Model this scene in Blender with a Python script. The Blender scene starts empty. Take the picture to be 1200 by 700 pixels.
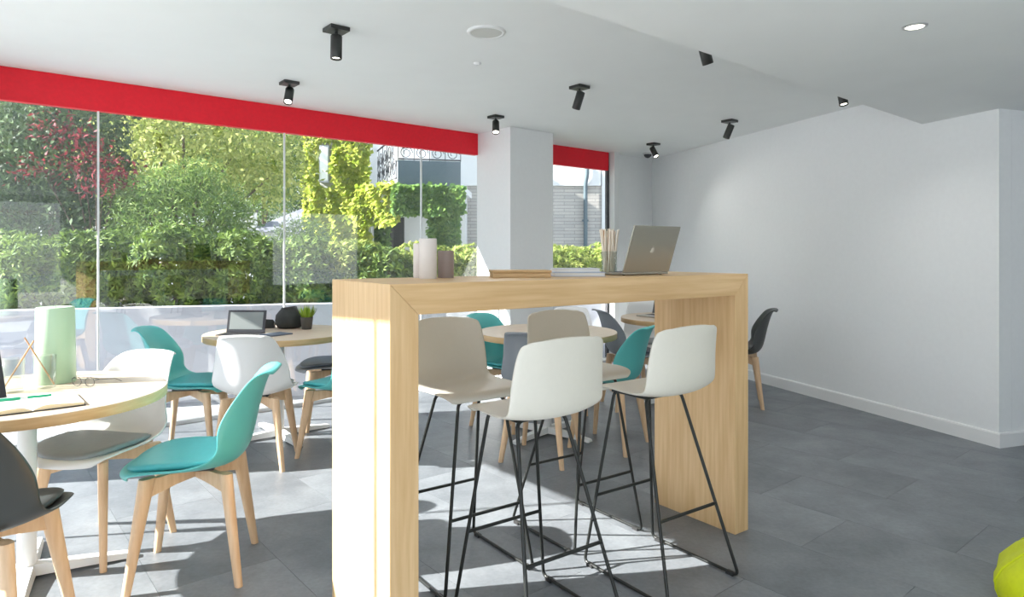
import bpy, bmesh, math, random
import numpy as np
from mathutils import Vector, Matrix

# ------------------------------------------------------------------ camera, sky, sun, exposure
SC = bpy.context.scene
COL = SC.collection
PI = math.pi
EYE, FPX, HZ = 1.30, 778.0, 297.0           # eye height, focal length in pixels, horizon row (1200x700)

cam_d = bpy.data.cameras.new('camera')
cam = bpy.data.objects.new('camera', cam_d)
COL.objects.link(cam)
cam.location = (0, 0, EYE)
cam.rotation_euler = (PI / 2, 0, 0)
cam_d.sensor_width = 36
cam_d.lens = FPX / 1200 * 36
cam_d.shift_y = -(350 - HZ) / 1200
cam_d.clip_start = 0.05
SC.camera = cam

SUN_H = Vector((0.984, 0.178, 0)).normalized()     # way the light travels, on the ground
SUN_TAN = 0.65                                     # tangent of its elevation
world = bpy.data.worlds.new('sky')
SC.world = world
world.use_nodes = True
wn = world.node_tree.nodes
wl = world.node_tree.links
bg = wn['Background']
tcw = wn.new('ShaderNodeTexCoord')                  # hazy bright sky: white low down, pale blue overhead
sep = wn.new('ShaderNodeSeparateXYZ')
ramp = wn.new('ShaderNodeValToRGB')
ramp.color_ramp.elements[0].position = 0.0
ramp.color_ramp.elements[0].color = (0.93, 0.97, 1.0, 1)
ramp.color_ramp.elements[1].position = 0.75
ramp.color_ramp.elements[1].color = (0.50, 0.68, 0.95, 1)
wl.new(tcw.outputs['Generated'], sep.inputs[0])
wl.new(sep.outputs['Z'], ramp.inputs[0])
wl.new(ramp.outputs[0], bg.inputs[0])
bg.inputs[1].default_value = 1.45

sd = bpy.data.lights.new('sun', 'SUN')
sd.energy = 16.0
sd.angle = 0.009
sd.color = (1.0, 0.97, 0.94)
sun = bpy.data.objects.new('sun', sd)
COL.objects.link(sun)
sun.location = (-12, 0, 9)
sun.rotation_euler = Vector((SUN_H.x, SUN_H.y, -SUN_TAN)).to_track_quat('-Z', 'Y').to_euler()

SPOT_W, DOWN_W = 12.0, 16.0                        # ceiling lamps, watts
vs = SC.view_settings
vs.view_transform = 'Standard'
vs.look = 'None'
vs.exposure = 0.47
vs.gamma = 1.0
vs.use_curve_mapping = False

# ------------------------------------------------------------------ materials
def srgb(r, g, b):
    f = lambda c: (c / 255 / 12.92) if c / 255 <= 0.04045 else ((c / 255 + 0.055) / 1.055) ** 2.4
    return (f(r), f(g), f(b))

MATS = {}
def mat(name, col, rough=0.5, var=0.0, scale=8.0, stretch=(1, 1, 1), bump=0.0, col2=None, metal=0.0, spec=0.5, detail=5.0, coat=0.0, coord='Object'):
    if name in MATS:
        return MATS[name]
    m = bpy.data.materials.new(name)
    m.use_nodes = True
    nt = m.node_tree
    p = nt.nodes['Principled BSDF']
    p.inputs['Roughness'].default_value = rough
    p.inputs['Metallic'].default_value = metal
    p.inputs['Specular IOR Level'].default_value = spec
    p.inputs['Coat Weight'].default_value = coat
    p.inputs['Base Color'].default_value = (*col, 1)
    if var > 0 or bump > 0 or col2:
        tc = nt.nodes.new('ShaderNodeTexCoord')
        mp = nt.nodes.new('ShaderNodeMapping')
        mp.inputs['Scale'].default_value = stretch
        nz = nt.nodes.new('ShaderNodeTexNoise')
        nz.inputs['Scale'].default_value = scale
        nz.inputs['Detail'].default_value = detail
        nt.links.new(tc.outputs[coord], mp.inputs[0])
        nt.links.new(mp.outputs[0], nz.inputs[0])
        if col2 is None:
            col2 = tuple(max(0, c * (1 - var)) for c in col)
            col1 = tuple(min(1, c * (1 + var)) for c in col)
        else:
            col1 = col
        cr = nt.nodes.new('ShaderNodeValToRGB')
        cr.color_ramp.elements[0].position = 0.32
        cr.color_ramp.elements[1].position = 0.68
        cr.color_ramp.elements[0].color = (*col2, 1)
        cr.color_ramp.elements[1].color = (*col1, 1)
        nt.links.new(nz.outputs['Fac'], cr.inputs[0])
        nt.links.new(cr.outputs[0], p.inputs['Base Color'])
        if bump > 0:
            bp = nt.nodes.new('ShaderNodeBump')
            bp.inputs['Strength'].default_value = bump
            bp.inputs['Distance'].default_value = 0.01
            nt.links.new(nz.outputs['Fac'], bp.inputs['Height'])
            nt.links.new(bp.outputs[0], p.inputs['Normal'])
    MATS[name] = m
    return m

def glass_pane_mat():
    m = bpy.data.materials.new('window_glass')
    m.use_nodes = True
    nt = m.node_tree
    nt.nodes.clear()
    out = nt.nodes.new('ShaderNodeOutputMaterial')
    mix = nt.nodes.new('ShaderNodeMixShader')
    tr = nt.nodes.new('ShaderNodeBsdfTransparent')
    tr.inputs[0].default_value = (0.985, 0.995, 0.99, 1)
    gl = nt.nodes.new('ShaderNodeBsdfGlossy')
    gl.inputs['Roughness'].default_value = 0.0
    lw = nt.nodes.new('ShaderNodeLayerWeight')          # Schlick reflectance, the same from both faces of the pane
    lw.inputs[0].default_value = 0.5
    pw = nt.nodes.new('ShaderNodeMath'); pw.operation = 'POWER'; pw.inputs[1].default_value = 5.0
    ma = nt.nodes.new('ShaderNodeMath'); ma.operation = 'MULTIPLY_ADD'; ma.inputs[1].default_value = 0.9; ma.inputs[2].default_value = 0.075
    nt.links.new(lw.outputs['Facing'], pw.inputs[0])
    nt.links.new(pw.outputs[0], ma.inputs[0])
    nt.links.new(ma.outputs[0], mix.inputs[0])
    nt.links.new(tr.outputs[0], mix.inputs[1])
    nt.links.new(gl.outputs[0], mix.inputs[2])
    nt.links.new(mix.outputs[0], out.inputs[0])
    return m

def clear_glass_mat():
    m = bpy.data.materials.new('tumbler_glass')
    m.use_nodes = True
    nt = m.node_tree
    nt.nodes.clear()
    out = nt.nodes.new('ShaderNodeOutputMaterial')
    mix = nt.nodes.new('ShaderNodeMixShader')
    tr = nt.nodes.new('ShaderNodeBsdfTransparent')
    tr.inputs[0].default_value = (0.93, 0.96, 0.95, 1)
    gl = nt.nodes.new('ShaderNodeBsdfGlossy')
    gl.inputs['Roughness'].default_value = 0.03
    lw = nt.nodes.new('ShaderNodeLayerWeight')
    lw.inputs[0].default_value = 0.12
    nt.links.new(lw.outputs['Facing'], mix.inputs[0])
    nt.links.new(tr.outputs[0], mix.inputs[1])
    nt.links.new(gl.outputs[0], mix.inputs[2])
    nt.links.new(mix.outputs[0], out.inputs[0])
    return m

def emit_mat(name, col, strength):
    m = bpy.data.materials.new(name)
    m.use_nodes = True
    p = m.node_tree.nodes['Principled BSDF']
    p.inputs['Base Color'].default_value = (*col, 1)
    p.inputs['Emission Color'].default_value = (*col, 1)
    p.inputs['Emission Strength'].default_value = strength
    return m

def leaf_mat(name, c1, c2, trans=0.35):
    m = bpy.data.materials.new(name)
    m.use_nodes = True
    nt = m.node_tree
    p = nt.nodes['Principled BSDF']
    out = nt.nodes['Material Output']
    g = nt.nodes.new('ShaderNodeNewGeometry')
    cr = nt.nodes.new('ShaderNodeValToRGB')
    k = 0.85                                             # leaves reflect little light; picked colours are of sunlit ones
    cr.color_ramp.elements[0].color = (*[c * k for c in c1], 1)
    cr.color_ramp.elements[1].color = (*[c * k for c in c2], 1)
    nt.links.new(g.outputs['Random Per Island'], cr.inputs[0])
    nt.links.new(cr.outputs[0], p.inputs['Base Color'])
    p.inputs['Roughness'].default_value = 0.6
    p.inputs['Specular IOR Level'].default_value = 0.25
    t = nt.nodes.new('ShaderNodeBsdfTranslucent')
    nt.links.new(cr.outputs[0], t.inputs[0])
    mx = nt.nodes.new('ShaderNodeMixShader')
    mx.inputs[0].default_value = trans
    nt.links.new(p.outputs[0], mx.inputs[1])
    nt.links.new(t.outputs[0], mx.inputs[2])
    nt.links.new(mx.outputs[0], out.inputs[0])
    return m

def tile_mat():
    m = bpy.data.materials.new('slate_tile')
    m.use_nodes = True
    nt = m.node_tree
    p = nt.nodes['Principled BSDF']
    tc = nt.nodes.new('ShaderNodeNewGeometry')
    oi = nt.nodes.new('ShaderNodeObjectInfo')
    add = nt.nodes.new('ShaderNodeVectorMath')
    add.operation = 'MULTIPLY_ADD'
    add.inputs[1].default_value = (1, 1, 1)
    sc = nt.nodes.new('ShaderNodeMath'); sc.operation = 'MULTIPLY'; sc.inputs[1].default_value = 37.0
    nt.links.new(oi.outputs['Random'], sc.inputs[0])
    nt.links.new(tc.outputs['Position'], add.inputs[0])
    nt.links.new(sc.outputs[0], add.inputs[2])
    n1 = nt.nodes.new('ShaderNodeTexNoise'); n1.inputs['Scale'].default_value = 2.6; n1.inputs['Detail'].default_value = 8; n1.inputs['Roughness'].default_value = 0.62
    n2 = nt.nodes.new('ShaderNodeTexNoise'); n2.inputs['Scale'].default_value = 60; n2.inputs['Detail'].default_value = 4
    nt.links.new(add.outputs[0], n1.inputs[0]); nt.links.new(add.outputs[0], n2.inputs[0])
    cr = nt.nodes.new('ShaderNodeValToRGB')
    cr.color_ramp.elements[0].position = 0.34; cr.color_ramp.elements[0].color = (0.135, 0.147, 0.161, 1)
    cr.color_ramp.elements[1].position = 0.66; cr.color_ramp.elements[1].color = (0.225, 0.242, 0.258, 1)
    nt.links.new(n1.outputs['Fac'], cr.inputs[0])
    mx = nt.nodes.new('ShaderNodeMix'); mx.data_type = 'RGBA'; mx.blend_type = 'MULTIPLY'
    mx.inputs[0].default_value = 0.35
    nt.links.new(cr.outputs[0], mx.inputs[6]); nt.links.new(n2.outputs['Fac'], mx.inputs[7])
    br = nt.nodes.new('ShaderNodeMath'); br.operation = 'MULTIPLY_ADD'; br.inputs[1].default_value = 0.12; br.inputs[2].default_value = 1.13
    nt.links.new(oi.outputs['Random'], br.inputs[0])
    m2 = nt.nodes.new('ShaderNodeVectorMath'); m2.operation = 'SCALE'
    nt.links.new(mx.outputs[2], m2.inputs[0]); nt.links.new(br.outputs[0], m2.inputs['Scale'])
    nt.links.new(m2.outputs[0], p.inputs['Base Color'])
    p.inputs['Roughness'].default_value = 0.42
    bp = nt.nodes.new('ShaderNodeBump'); bp.inputs['Strength'].default_value = 0.12; bp.inputs['Distance'].default_value = 0.004
    nt.links.new(n2.outputs['Fac'], bp.inputs['Height']); nt.links.new(bp.outputs[0], p.inputs['Normal'])
    return m

def stone_mat():
    m = bpy.data.materials.new('stacked_stone')
    m.use_nodes = True
    nt = m.node_tree
    p = nt.nodes['Principled BSDF']
    tc = nt.nodes.new('ShaderNodeTexCoord')
    mp = nt.nodes.new('ShaderNodeMapping')
    mp.inputs['Rotation'].default_value = (PI / 2, 0, 0)
    bk = nt.nodes.new('ShaderNodeTexBrick')
    bk.inputs['Color1'].default_value = (*srgb(190, 184, 174), 1)
    bk.inputs['Color2'].default_value = (*srgb(172, 167, 160), 1)
    bk.inputs['Mortar'].default_value = (*srgb(140, 136, 130), 1)
    bk.inputs['Scale'].default_value = 1.0
    bk.inputs['Brick Width'].default_value = 0.55
    bk.inputs['Row Height'].default_value = 0.085
    bk.inputs['Mortar Size'].default_value = 0.008
    nt.links.new(tc.outputs['Object'], mp.inputs[0]); nt.links.new(mp.outputs[0], bk.inputs[0])
    nt.links.new(bk.outputs[0], p.inputs['Base Color'])
    p.inputs['Roughness'].default_value = 0.9
    return m

WHITE = mat('white_paint', (0.855, 0.868, 0.868), 0.6, bump=0.015, var=0.01, scale=30)
CEIL = mat('ceiling_paint', (0.86, 0.88, 0.868), 0.7, var=0.012, scale=3)
SKIRT = mat('skirting_white', (0.84, 0.84, 0.83), 0.4)
RED = mat('red_blind_fabric', srgb(236, 12, 40), 0.5, var=0.04, scale=40)
GLASS = glass_pane_mat()
TUMBLER = clear_glass_mat()
SEAL = mat('silicone_joint', (0.8, 0.82, 0.82), 0.4)
ALU = mat('aluminium_frame', (0.62, 0.63, 0.63), 0.35, metal=0.6)
DARKFR = mat('dark_frame', (0.05, 0.05, 0.055), 0.5)
TILE = tile_mat()
GROUT = mat('grout', (0.115, 0.12, 0.126), 0.9)
OAKV = mat('oak_upright', srgb(224, 190, 142), 0.42, col2=srgb(208, 170, 120), scale=9, stretch=(7, 7, 0.35), bump=0.03)
OAKH = mat('oak_across', srgb(224, 190, 142), 0.42, col2=srgb(208, 170, 120), scale=9, stretch=(0.35, 7, 7), bump=0.03)
BEECH = mat('beech_leg', srgb(226, 194, 158), 0.5, col2=srgb(212, 176, 138), scale=10, stretch=(6, 6, 0.6), bump=0.02)
TTOP = mat('pale_oak_laminate', srgb(208, 192, 172), 0.4, col2=srgb(198, 179, 156), scale=8, stretch=(0.6, 8, 8))
TEDGE = mat('oak_edge_band', srgb(216, 184, 138), 0.45, col2=srgb(200, 164, 116), scale=8, stretch=(1, 1, 9))
PWHITE = mat('white_powder_coat', (0.82, 0.83, 0.82), 0.35)
TEAL = mat('teal_plastic', srgb(92, 186, 184), 0.42)
TEALPAD = mat('teal_leatherette', srgb(74, 172, 176), 0.5, var=0.03, scale=40, bump=0.03)
CWHITE = mat('white_plastic', (0.80, 0.80, 0.79), 0.38)
GREYPAD = mat('grey_leatherette', srgb(142, 148, 150), 0.5, var=0.03, scale=40, bump=0.03)
CGREY = mat('grey_plastic', srgb(122, 128, 134), 0.42)
DGREYPAD = mat('dark_grey_leatherette', srgb(98, 106, 118), 0.5, var=0.03, scale=40, bump=0.03)
CBLACK = mat('black_plastic', srgb(58, 62, 62), 0.42)
BLACKPAD = mat('black_leatherette', srgb(48, 52, 52), 0.5, var=0.03, scale=40, bump=0.03)
STOOLP = mat('bone_plastic', srgb(224, 220, 208), 0.42, var=0.008, scale=60)
ROD = mat('black_steel_rod', (0.022, 0.024, 0.022), 0.35, metal=0.3)
RUBBER = mat('black_rubber', (0.02, 0.02, 0.02), 0.7)
MOUNT = mat('dark_mount', (0.05, 0.05, 0.05), 0.6)
LAMPB = mat('black_lamp_metal', (0.025, 0.027, 0.025), 0.38)
LENS = emit_mat('lamp_lens', (1.0, 0.93, 0.8), 6.0)
SILVER = mat('laptop_aluminium', srgb(176, 172, 160), 0.38, metal=0.55)
LOGO = mat('polished_emblem', srgb(232, 226, 212), 0.2, metal=0.3)
KEYS = mat('black_keys', (0.02, 0.02, 0.022), 0.5)
SCREENG = mat('grey_screen', srgb(128, 134, 132), 0.3)
SCREEND = mat('dark_screen', srgb(96, 104, 104), 0.25)
BEZEL = mat('black_bezel', (0.03, 0.03, 0.035), 0.35)
PAPER = mat('paper', (0.84, 0.83, 0.80), 0.7)
PAGES = mat('page_edges', srgb(226, 212, 178), 0.8, var=0.08, scale=10, stretch=(1, 1, 60))
BOOKC = mat('pale_book_cover', srgb(214, 218, 226), 0.45)
BOOKB = mat('blue_grey_book_cover', srgb(168, 180, 206), 0.45)
BOXW = mat('light_wood_box', srgb(214, 180, 134), 0.5, col2=srgb(196, 160, 112), scale=9, stretch=(0.5, 8, 8))
WAXW = mat('white_wax', srgb(222, 214, 208), 0.45, var=0.02, scale=20)
WAXT = mat('taupe_wax', srgb(148, 132, 126), 0.5, var=0.03, scale=14, stretch=(1, 1, 5))
WAXM = mat('mint_wax', srgb(176, 204, 174), 0.42, var=0.015, scale=8)
STRAW = mat('paper_straw', srgb(242, 230, 212), 0.7, var=0.06, scale=14)
STRAWB = mat('tan_straw', srgb(196, 150, 108), 0.7)
GREENP = mat('green_pen', srgb(20, 150, 108), 0.35)
LIME = mat('lime_fabric', srgb(206, 216, 10), 0.6, var=0.04, scale=50, bump=0.03)
POUCH = mat('black_pouch_fabric', (0.03, 0.034, 0.032), 0.65, var=0.15, scale=20, bump=0.05)
POT = mat('dark_pot', (0.07, 0.065, 0.055), 0.6)
SOIL = mat('soil', (0.05, 0.035, 0.025), 0.9)
GRASSL = leaf_mat('grass_blade', srgb(120, 160, 40), srgb(190, 214, 90), 0.3)
SPKR = mat('speaker_grille', (0.62, 0.62, 0.58), 0.6)
# outside
PAVE = mat('pale_paving', srgb(158, 160, 163), 0.8, var=0.03, scale=4)
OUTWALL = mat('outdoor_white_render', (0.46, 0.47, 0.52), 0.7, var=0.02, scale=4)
OUTW2 = mat('house_render', srgb(222, 222, 218), 0.8, var=0.02, scale=2)
PANEL = mat('slate_blue_panel', srgb(84, 100, 106), 0.6, var=0.04, scale=3)
IRON = mat('wrought_iron', (0.03, 0.03, 0.03), 0.5)
STONE = stone_mat()
BARK = mat('bark', srgb(96, 82, 66), 0.9, var=0.2, scale=12)
ROOFM = mat('grey_shingle', srgb(112, 114, 122), 0.8, var=0.06, scale=10)
DARKWIN = mat('dark_window', (0.02, 0.022, 0.022), 0.15)
HEDGE = leaf_mat('hedge_leaf', srgb(70, 104, 50), srgb(150, 176, 80), 0.25)
HEDGEY = leaf_mat('sunlit_hedge_leaf', srgb(110, 140, 50), srgb(206, 214, 120), 0.35)  # hedge's sunlit stretch: sunlight put into a lighter leaf colour
TREEY = leaf_mat('yellow_green_leaf', srgb(140, 160, 70), srgb(222, 224, 140), 0.4)
TREEG = leaf_mat('mid_green_leaf', srgb(80, 116, 60), srgb(160, 184, 96), 0.35)
TREED = leaf_mat('dark_green_leaf', srgb(46, 72, 46), srgb(104, 130, 80), 0.25)
TREER = leaf_mat('red_leaf', srgb(110, 40, 50), srgb(176, 70, 76), 0.35)
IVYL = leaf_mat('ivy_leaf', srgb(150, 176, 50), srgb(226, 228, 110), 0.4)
IVYD = leaf_mat('shaded_ivy_leaf', srgb(84, 128, 66), srgb(150, 184, 90), 0.35)  # shade below the balcony put into a darker ivy colour

# ------------------------------------------------------------------ mesh helpers
class MB:
    def __init__(self):
        self.v = []; self.f = []; self.m = []; self.s = []
    def add(self, verts, faces, mi=0, smooth=False):
        o = len(self.v)
        self.v += [tuple(p) for p in verts]
        self.f += [tuple(i + o for i in f) for f in faces]
        self.m += [mi] * len(faces); self.s += [smooth] * len(faces)
        return self
    def box(self, x0, x1, y0, y1, z0, z1, mi=0):
        return self.add([(x0, y0, z0), (x1, y0, z0), (x1, y1, z0), (x0, y1, z0), (x0, y0, z1), (x1, y0, z1), (x1, y1, z1), (x0, y1, z1)],
                        [(0, 3, 2, 1), (4, 5, 6, 7), (0, 1, 5, 4), (1, 2, 6, 5), (2, 3, 7, 6), (3, 0, 4, 7)], mi)
    def prism(self, poly, z0, z1, mi=0):
        if sum(poly[i][0] * poly[(i + 1) % len(poly)][1] - poly[(i + 1) % len(poly)][0] * poly[i][1] for i in range(len(poly))) < 0:
            poly = poly[::-1]
        n = len(poly)
        vs_ = [(p[0], p[1], z0) for p in poly] + [(p[0], p[1], z1) for p in poly]
        fs = [tuple(range(n - 1, -1, -1)), tuple(range(n, 2 * n))] + [(i, (i + 1) % n, n + (i + 1) % n, n + i) for i in range(n)]
        return self.add(vs_, fs, mi)
    def prism_xz(self, poly, y0, y1, mi=0):           # outline in x,z pushed along y
        n = len(poly)
        if sum(poly[i][0] * poly[(i + 1) % n][1] - poly[(i + 1) % n][0] * poly[i][1] for i in range(n)) < 0:
            poly = poly[::-1]
        vs_ = [(p[0], y0, p[1]) for p in poly] + [(p[0], y1, p[1]) for p in poly]
        fs = [tuple(range(n)), tuple(range(2 * n - 1, n - 1, -1))] + [(i, n + i, n + (i + 1) % n, (i + 1) % n) for i in range(n)]
        return self.add(vs_, fs, mi)
    def lathe(self, prof, n=32, c=(0, 0, 0), mi=0, smooth=True, caps=(True, True)):
        k = len(prof)
        vs_ = [(c[0] + r * math.cos(2 * PI * j / n), c[1] + r * math.sin(2 * PI * j / n), c[2] + z) for r, z in prof for j in range(n)]
        fs = [(i * n + j, i * n + (j + 1) % n, (i + 1) * n + (j + 1) % n, (i + 1) * n + j) for i in range(k - 1) for j in range(n)]
        self.add(vs_, fs, mi, smooth)
        if caps[0]: self.add(vs_[:n], [tuple(range(n - 1, -1, -1))], mi)
        if caps[1]: self.add(vs_[-n:], [tuple(range(n))], mi)
        return self
    def cyl(self, r, z0, z1, n=24, c=(0, 0), mi=0):
        return self.lathe([(r, z0), (r, z1)], n, (c[0], c[1], 0), mi)
    def tube(self, pts, r, n=8, mi=0, closed=False, caps=True):
        pts = [Vector(p) for p in pts]
        k = len(pts)
        rs = r if isinstance(r, (list, tuple)) else [r] * k
        up = None; rings = []
        for i in range(k):
            if closed: t = pts[(i + 1) % k] - pts[i - 1]
            else: t = pts[min(i + 1, k - 1)] - pts[max(i - 1, 0)]
            t.normalize()
            if up is None:
                up = t.orthogonal().normalized()
            up = (up - t * up.dot(t))
            if up.length < 1e-6: up = t.orthogonal()
            up.normalize()
            s = t.cross(up)
            rings.append([pts[i] + (up * math.cos(2 * PI * j / n) + s * math.sin(2 * PI * j / n)) * rs[i] for j in range(n)])
        vs_ = [p for rg in rings for p in rg]
        m = k if closed else k - 1
        fs = [(i * n + j, i * n + (j + 1) % n, ((i + 1) % k) * n + (j + 1) % n, ((i + 1) % k) * n + j) for i in range(m) for j in range(n)]
        self.add(vs_, fs, mi, True)
        if caps and not closed:
            self.add(rings[0], [tuple(range(n - 1, -1, -1))], mi)
            self.add(rings[-1], [tuple(range(n))], mi)
        return self
    def mesh(self, name, mats):
        me = bpy.data.meshes.new(name)
        me.from_pydata(self.v, [], self.f)
        for m in (mats if isinstance(mats, (list, tuple)) else [mats]):
            me.materials.append(m)
        me.polygons.foreach_set('material_index', self.m)
        me.polygons.foreach_set('use_smooth', self.s)
        me.update()
        return me
    def build(self, name, mats, parent=None, loc=(0, 0, 0), rot=(0, 0, 0)):
        return obj(name, self.mesh(name, mats), parent, loc, rot)

def obj(name, me, parent=None, loc=(0, 0, 0), rot=(0, 0, 0)):
    o = bpy.data.objects.new(name, me)
    COL.objects.link(o)
    o.location = loc; o.rotation_euler = rot
    if parent is not None: o.parent = parent
    return o
def tag(o, label, cat, group=None, kind=None):
    o['label'] = label; o['category'] = cat
    if group: o['group'] = group
    if kind: o['kind'] = kind
    return o
def thing(name, label, cat, loc=(0, 0, 0), rz=0.0, group=None):
    o = bpy.data.objects.new(name, None)
    COL.objects.link(o)
    o.empty_display_size = 0.1
    o.location = loc; o.rotation_euler = (0, 0, rz)
    return tag(o, label, cat, group)
def struct(o):
    o['kind'] = 'structure'
    return o
def empty(name, loc=(0, 0, 0), rz=0.0):
    o = bpy.data.objects.new(name, None)
    COL.objects.link(o); o.location = loc; o.rotation_euler = (0, 0, rz)
    return o
def bevel(o, w, seg=2):
    b = o.modifiers.new('bevel', 'BEVEL'); b.width = w; b.segments = seg; b.limit_method = 'ANGLE'
    return o
def smooth_path(pts, rad, seg=5):
    """round the inner corners of a polyline"""
    pts = [Vector(p) for p in pts]
    out = [pts[0]]
    for i in range(1, len(pts) - 1):
        a, b, c = pts[i - 1], pts[i], pts[i + 1]
        r = min(rad, (a - b).length * 0.45, (c - b).length * 0.45)
        p0 = b + (a - b).normalized() * r; p1 = b + (c - b).normalized() * r
        for k in range(seg + 1):
            t = k / seg
            out.append(p0 * (1 - t) ** 2 + b * 2 * t * (1 - t) + p1 * t * t)
    out.append(pts[-1])
    return out
CACHE = {}
def cached(key, fn):
    if key not in CACHE: CACHE[key] = fn()
    return CACHE[key]
def facing(fx, fy):
    return math.atan2(-fx, fy)
def floor_at(x, y, z=0.0):
    d = (EYE - z) * FPX / (y - HZ)
    return Vector(((x - 600) / FPX * d, d, z))

# ------------------------------------------------------------------ the room
W = Vector((0.7707, 0.6372, 0))           # along the window front
N = Vector((0.6372, -0.7707, 0))          # into the room, along the left glass wall
K = Vector((-3.974, 3.869, 0))            # glass corner, just outside the frame
CR = K + W * 7.53                         # corner with the right wall
R1 = Vector((3.255, 4.436, 0))            # near end of the right wall
DR = (R1 - CR).normalized()
R2 = R1 + Vector((-DR.y, DR.x, 0)) * 2.1
LW = 8.2
B1 = K + N * LW
R3 = R2 + N * ((B1 - R2).dot(N))
CEIL_Z, SOFF_Z, BAND_Z = 2.53, 2.268, 2.31
ROOM = [K, CR, R1, R2, R3, B1]
WROT = math.atan2(W.y, W.x)

# floor: slab and separate tiles
fl = struct(MB().prism([(p.x, p.y) for p in ROOM], -0.06, -0.004).build('floor', GROUT))
TW, TL = 0.457, 0.914
def clip(poly, p0, nrm):
    out = []
    for i in range(len(poly)):
        a, b = poly[i], poly[(i + 1) % len(poly)]
        da = (a[0] - p0[0]) * nrm[0] + (a[1] - p0[1]) * nrm[1]
        db = (b[0] - p0[0]) * nrm[0] + (b[1] - p0[1]) * nrm[1]
        if da >= 0: out.append(a)
        if (da >= 0) != (db >= 0):
            t = da / (da - db)
            out.append((a[0] + (b[0] - a[0]) * t, a[1] + (b[1] - a[1]) * t))
    return out
g = 0.0007
tile_me = MB().box(g, TW - g, g, TL - g, -0.004, 0).mesh('tile', TILE)
def inside(p, grow=0.0):
    c = False; n = len(ROOM)
    for i in range(n):
        a, b = ROOM[i], ROOM[(i + 1) % n]
        if (a.y > p.y) != (b.y > p.y) and p.x < (b.x - a.x) * (p.y - a.y) / (b.y - a.y) + a.x: c = not c
    return c
TROT = math.atan2(W.y, W.x)
# tile frame: x along W, y along -N ; origin chosen so the joints fall where the photograph has them
Yt = -N
for i in range(-3, 24):
    for j in range(-6, 12):
        w0 = 3.18 - 7 * TW - 0.32 + (i - 5) * TW
        n0 = 1.45 - 5 * TL + j * TL + (TL / 2 if i % 2 else 0)
        o2 = W * w0 + Yt * n0
        cs = [o2, o2 + W * TW, o2 + W * TW + Yt * TL, o2 + Yt * TL]
        ins = [inside(c) for c in cs]
        mid = o2 + W * TW / 2 + Yt * TL / 2
        if not any(ins) and not inside(mid): continue
        if all(ins):
            obj('tile', tile_me, fl, o2, (0, 0, TROT))
        else:
            q = [o2 + W * g + Yt * g, o2 + W * (TW - g) + Yt * g, o2 + W * (TW - g) + Yt * (TL - g), o2 + W * g + Yt * (TL - g)]
            poly = [(c.x, c.y) for c in q]
            for p0, nn in ((K, N), (K, W), (B1, -N), (R2, -W)):
                if p0 is R2 and mid.dot(N) < R2.dot(N): continue
                poly = clip(poly, p0, nn) if poly else poly
            perp = Vector((DR.y, -DR.x, 0))
            if mid.dot(DR) < R1.dot(DR) - .7:
                poly = clip(poly, CR, perp) if len(poly) > 2 else poly
            if len(poly) < 3: continue
            area = abs(sum(poly[a][0] * poly[(a + 1) % len(poly)][1] - poly[(a + 1) % len(poly)][0] * poly[a][1] for a in range(len(poly)))) / 2
            if area < 1e-3: continue
            MB().prism(poly, -0.004, 0).build('tile', TILE, fl)

# ceiling and the lowered soffit over the near half of the room
struct(MB().prism([(p.x, p.y) for p in (K - W * .15 - N * .15, CR - N * .15 + W * .15, R1 + W * .4, R2 + W * .4, R3 + W * .4 + N * .2, B1 + N * .2 - W * .15)], CEIL_Z, CEIL_Z + 0.12).build('ceiling', CEIL))
se = Vector((3.062, 4.965, 0))                       # soffit edge meets the right wall here
s0 = se - W * ((se - K).dot(W) - 0.03)
se2 = se + W * 0.04
struct(MB().prism([(p.x, p.y) for p in (s0, se2, R1 + W * .05, R2 - W * .01 , R3 - N * .01 - W * .01, B1 - N * .01 + W * .03)], SOFF_Z, CEIL_Z - 0.001).build('ceiling_soffit', CEIL))

def wall(name, a, b, out, z0, z1, m, t=0.12):
    return MB().prism([(p.x, p.y) for p in (a, b, b + out * t, a + out * t)], z0, z1).build(name, m)
rn = Vector((-DR.y, DR.x, 0))                        # outward from the right wall
struct(wall('wall_right', CR, R1, rn, -0.06, CEIL_Z, WHITE))
struct(wall('wall_return', R1 + rn * .121, R2, -DR, -0.06, CEIL_Z, WHITE))
struct(wall('wall_far_right', R2, R3, W, -0.06, CEIL_Z, WHITE))
def skirting(name, a, b, out):
    mb = MB()
    d = (b - a)
    pr = [(0, 0), (0.014, 0), (0.014, 0.088), (0.009, 0.098), (0, 0.1)]
    vs_ = [(a - out * x) + Vector((0, 0, z)) for x, z in pr] + [(b - out * x) + Vector((0, 0, z)) for x, z in pr]
    n = len(pr)
    mb.add(vs_, [(i, (i + 1) % n, n + (i + 1) % n, n + i) for i in range(n)] + [tuple(range(n - 1, -1, -1)), tuple(range(n, 2 * n))])
    return struct(mb.build(name, SKIRT))
skirting('baseboard_right', CR, R1 - DR * -.014, rn)
skirting('baseboard_return', R1, R2, -DR)

# pier between the window front and the right wall
WEND = K + W * (1.338 * 5 - 0.005)
struct(wall('wall_pier', WEND + W * 0.085, CR, -N, -0.06, CEIL_Z, WHITE))

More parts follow.
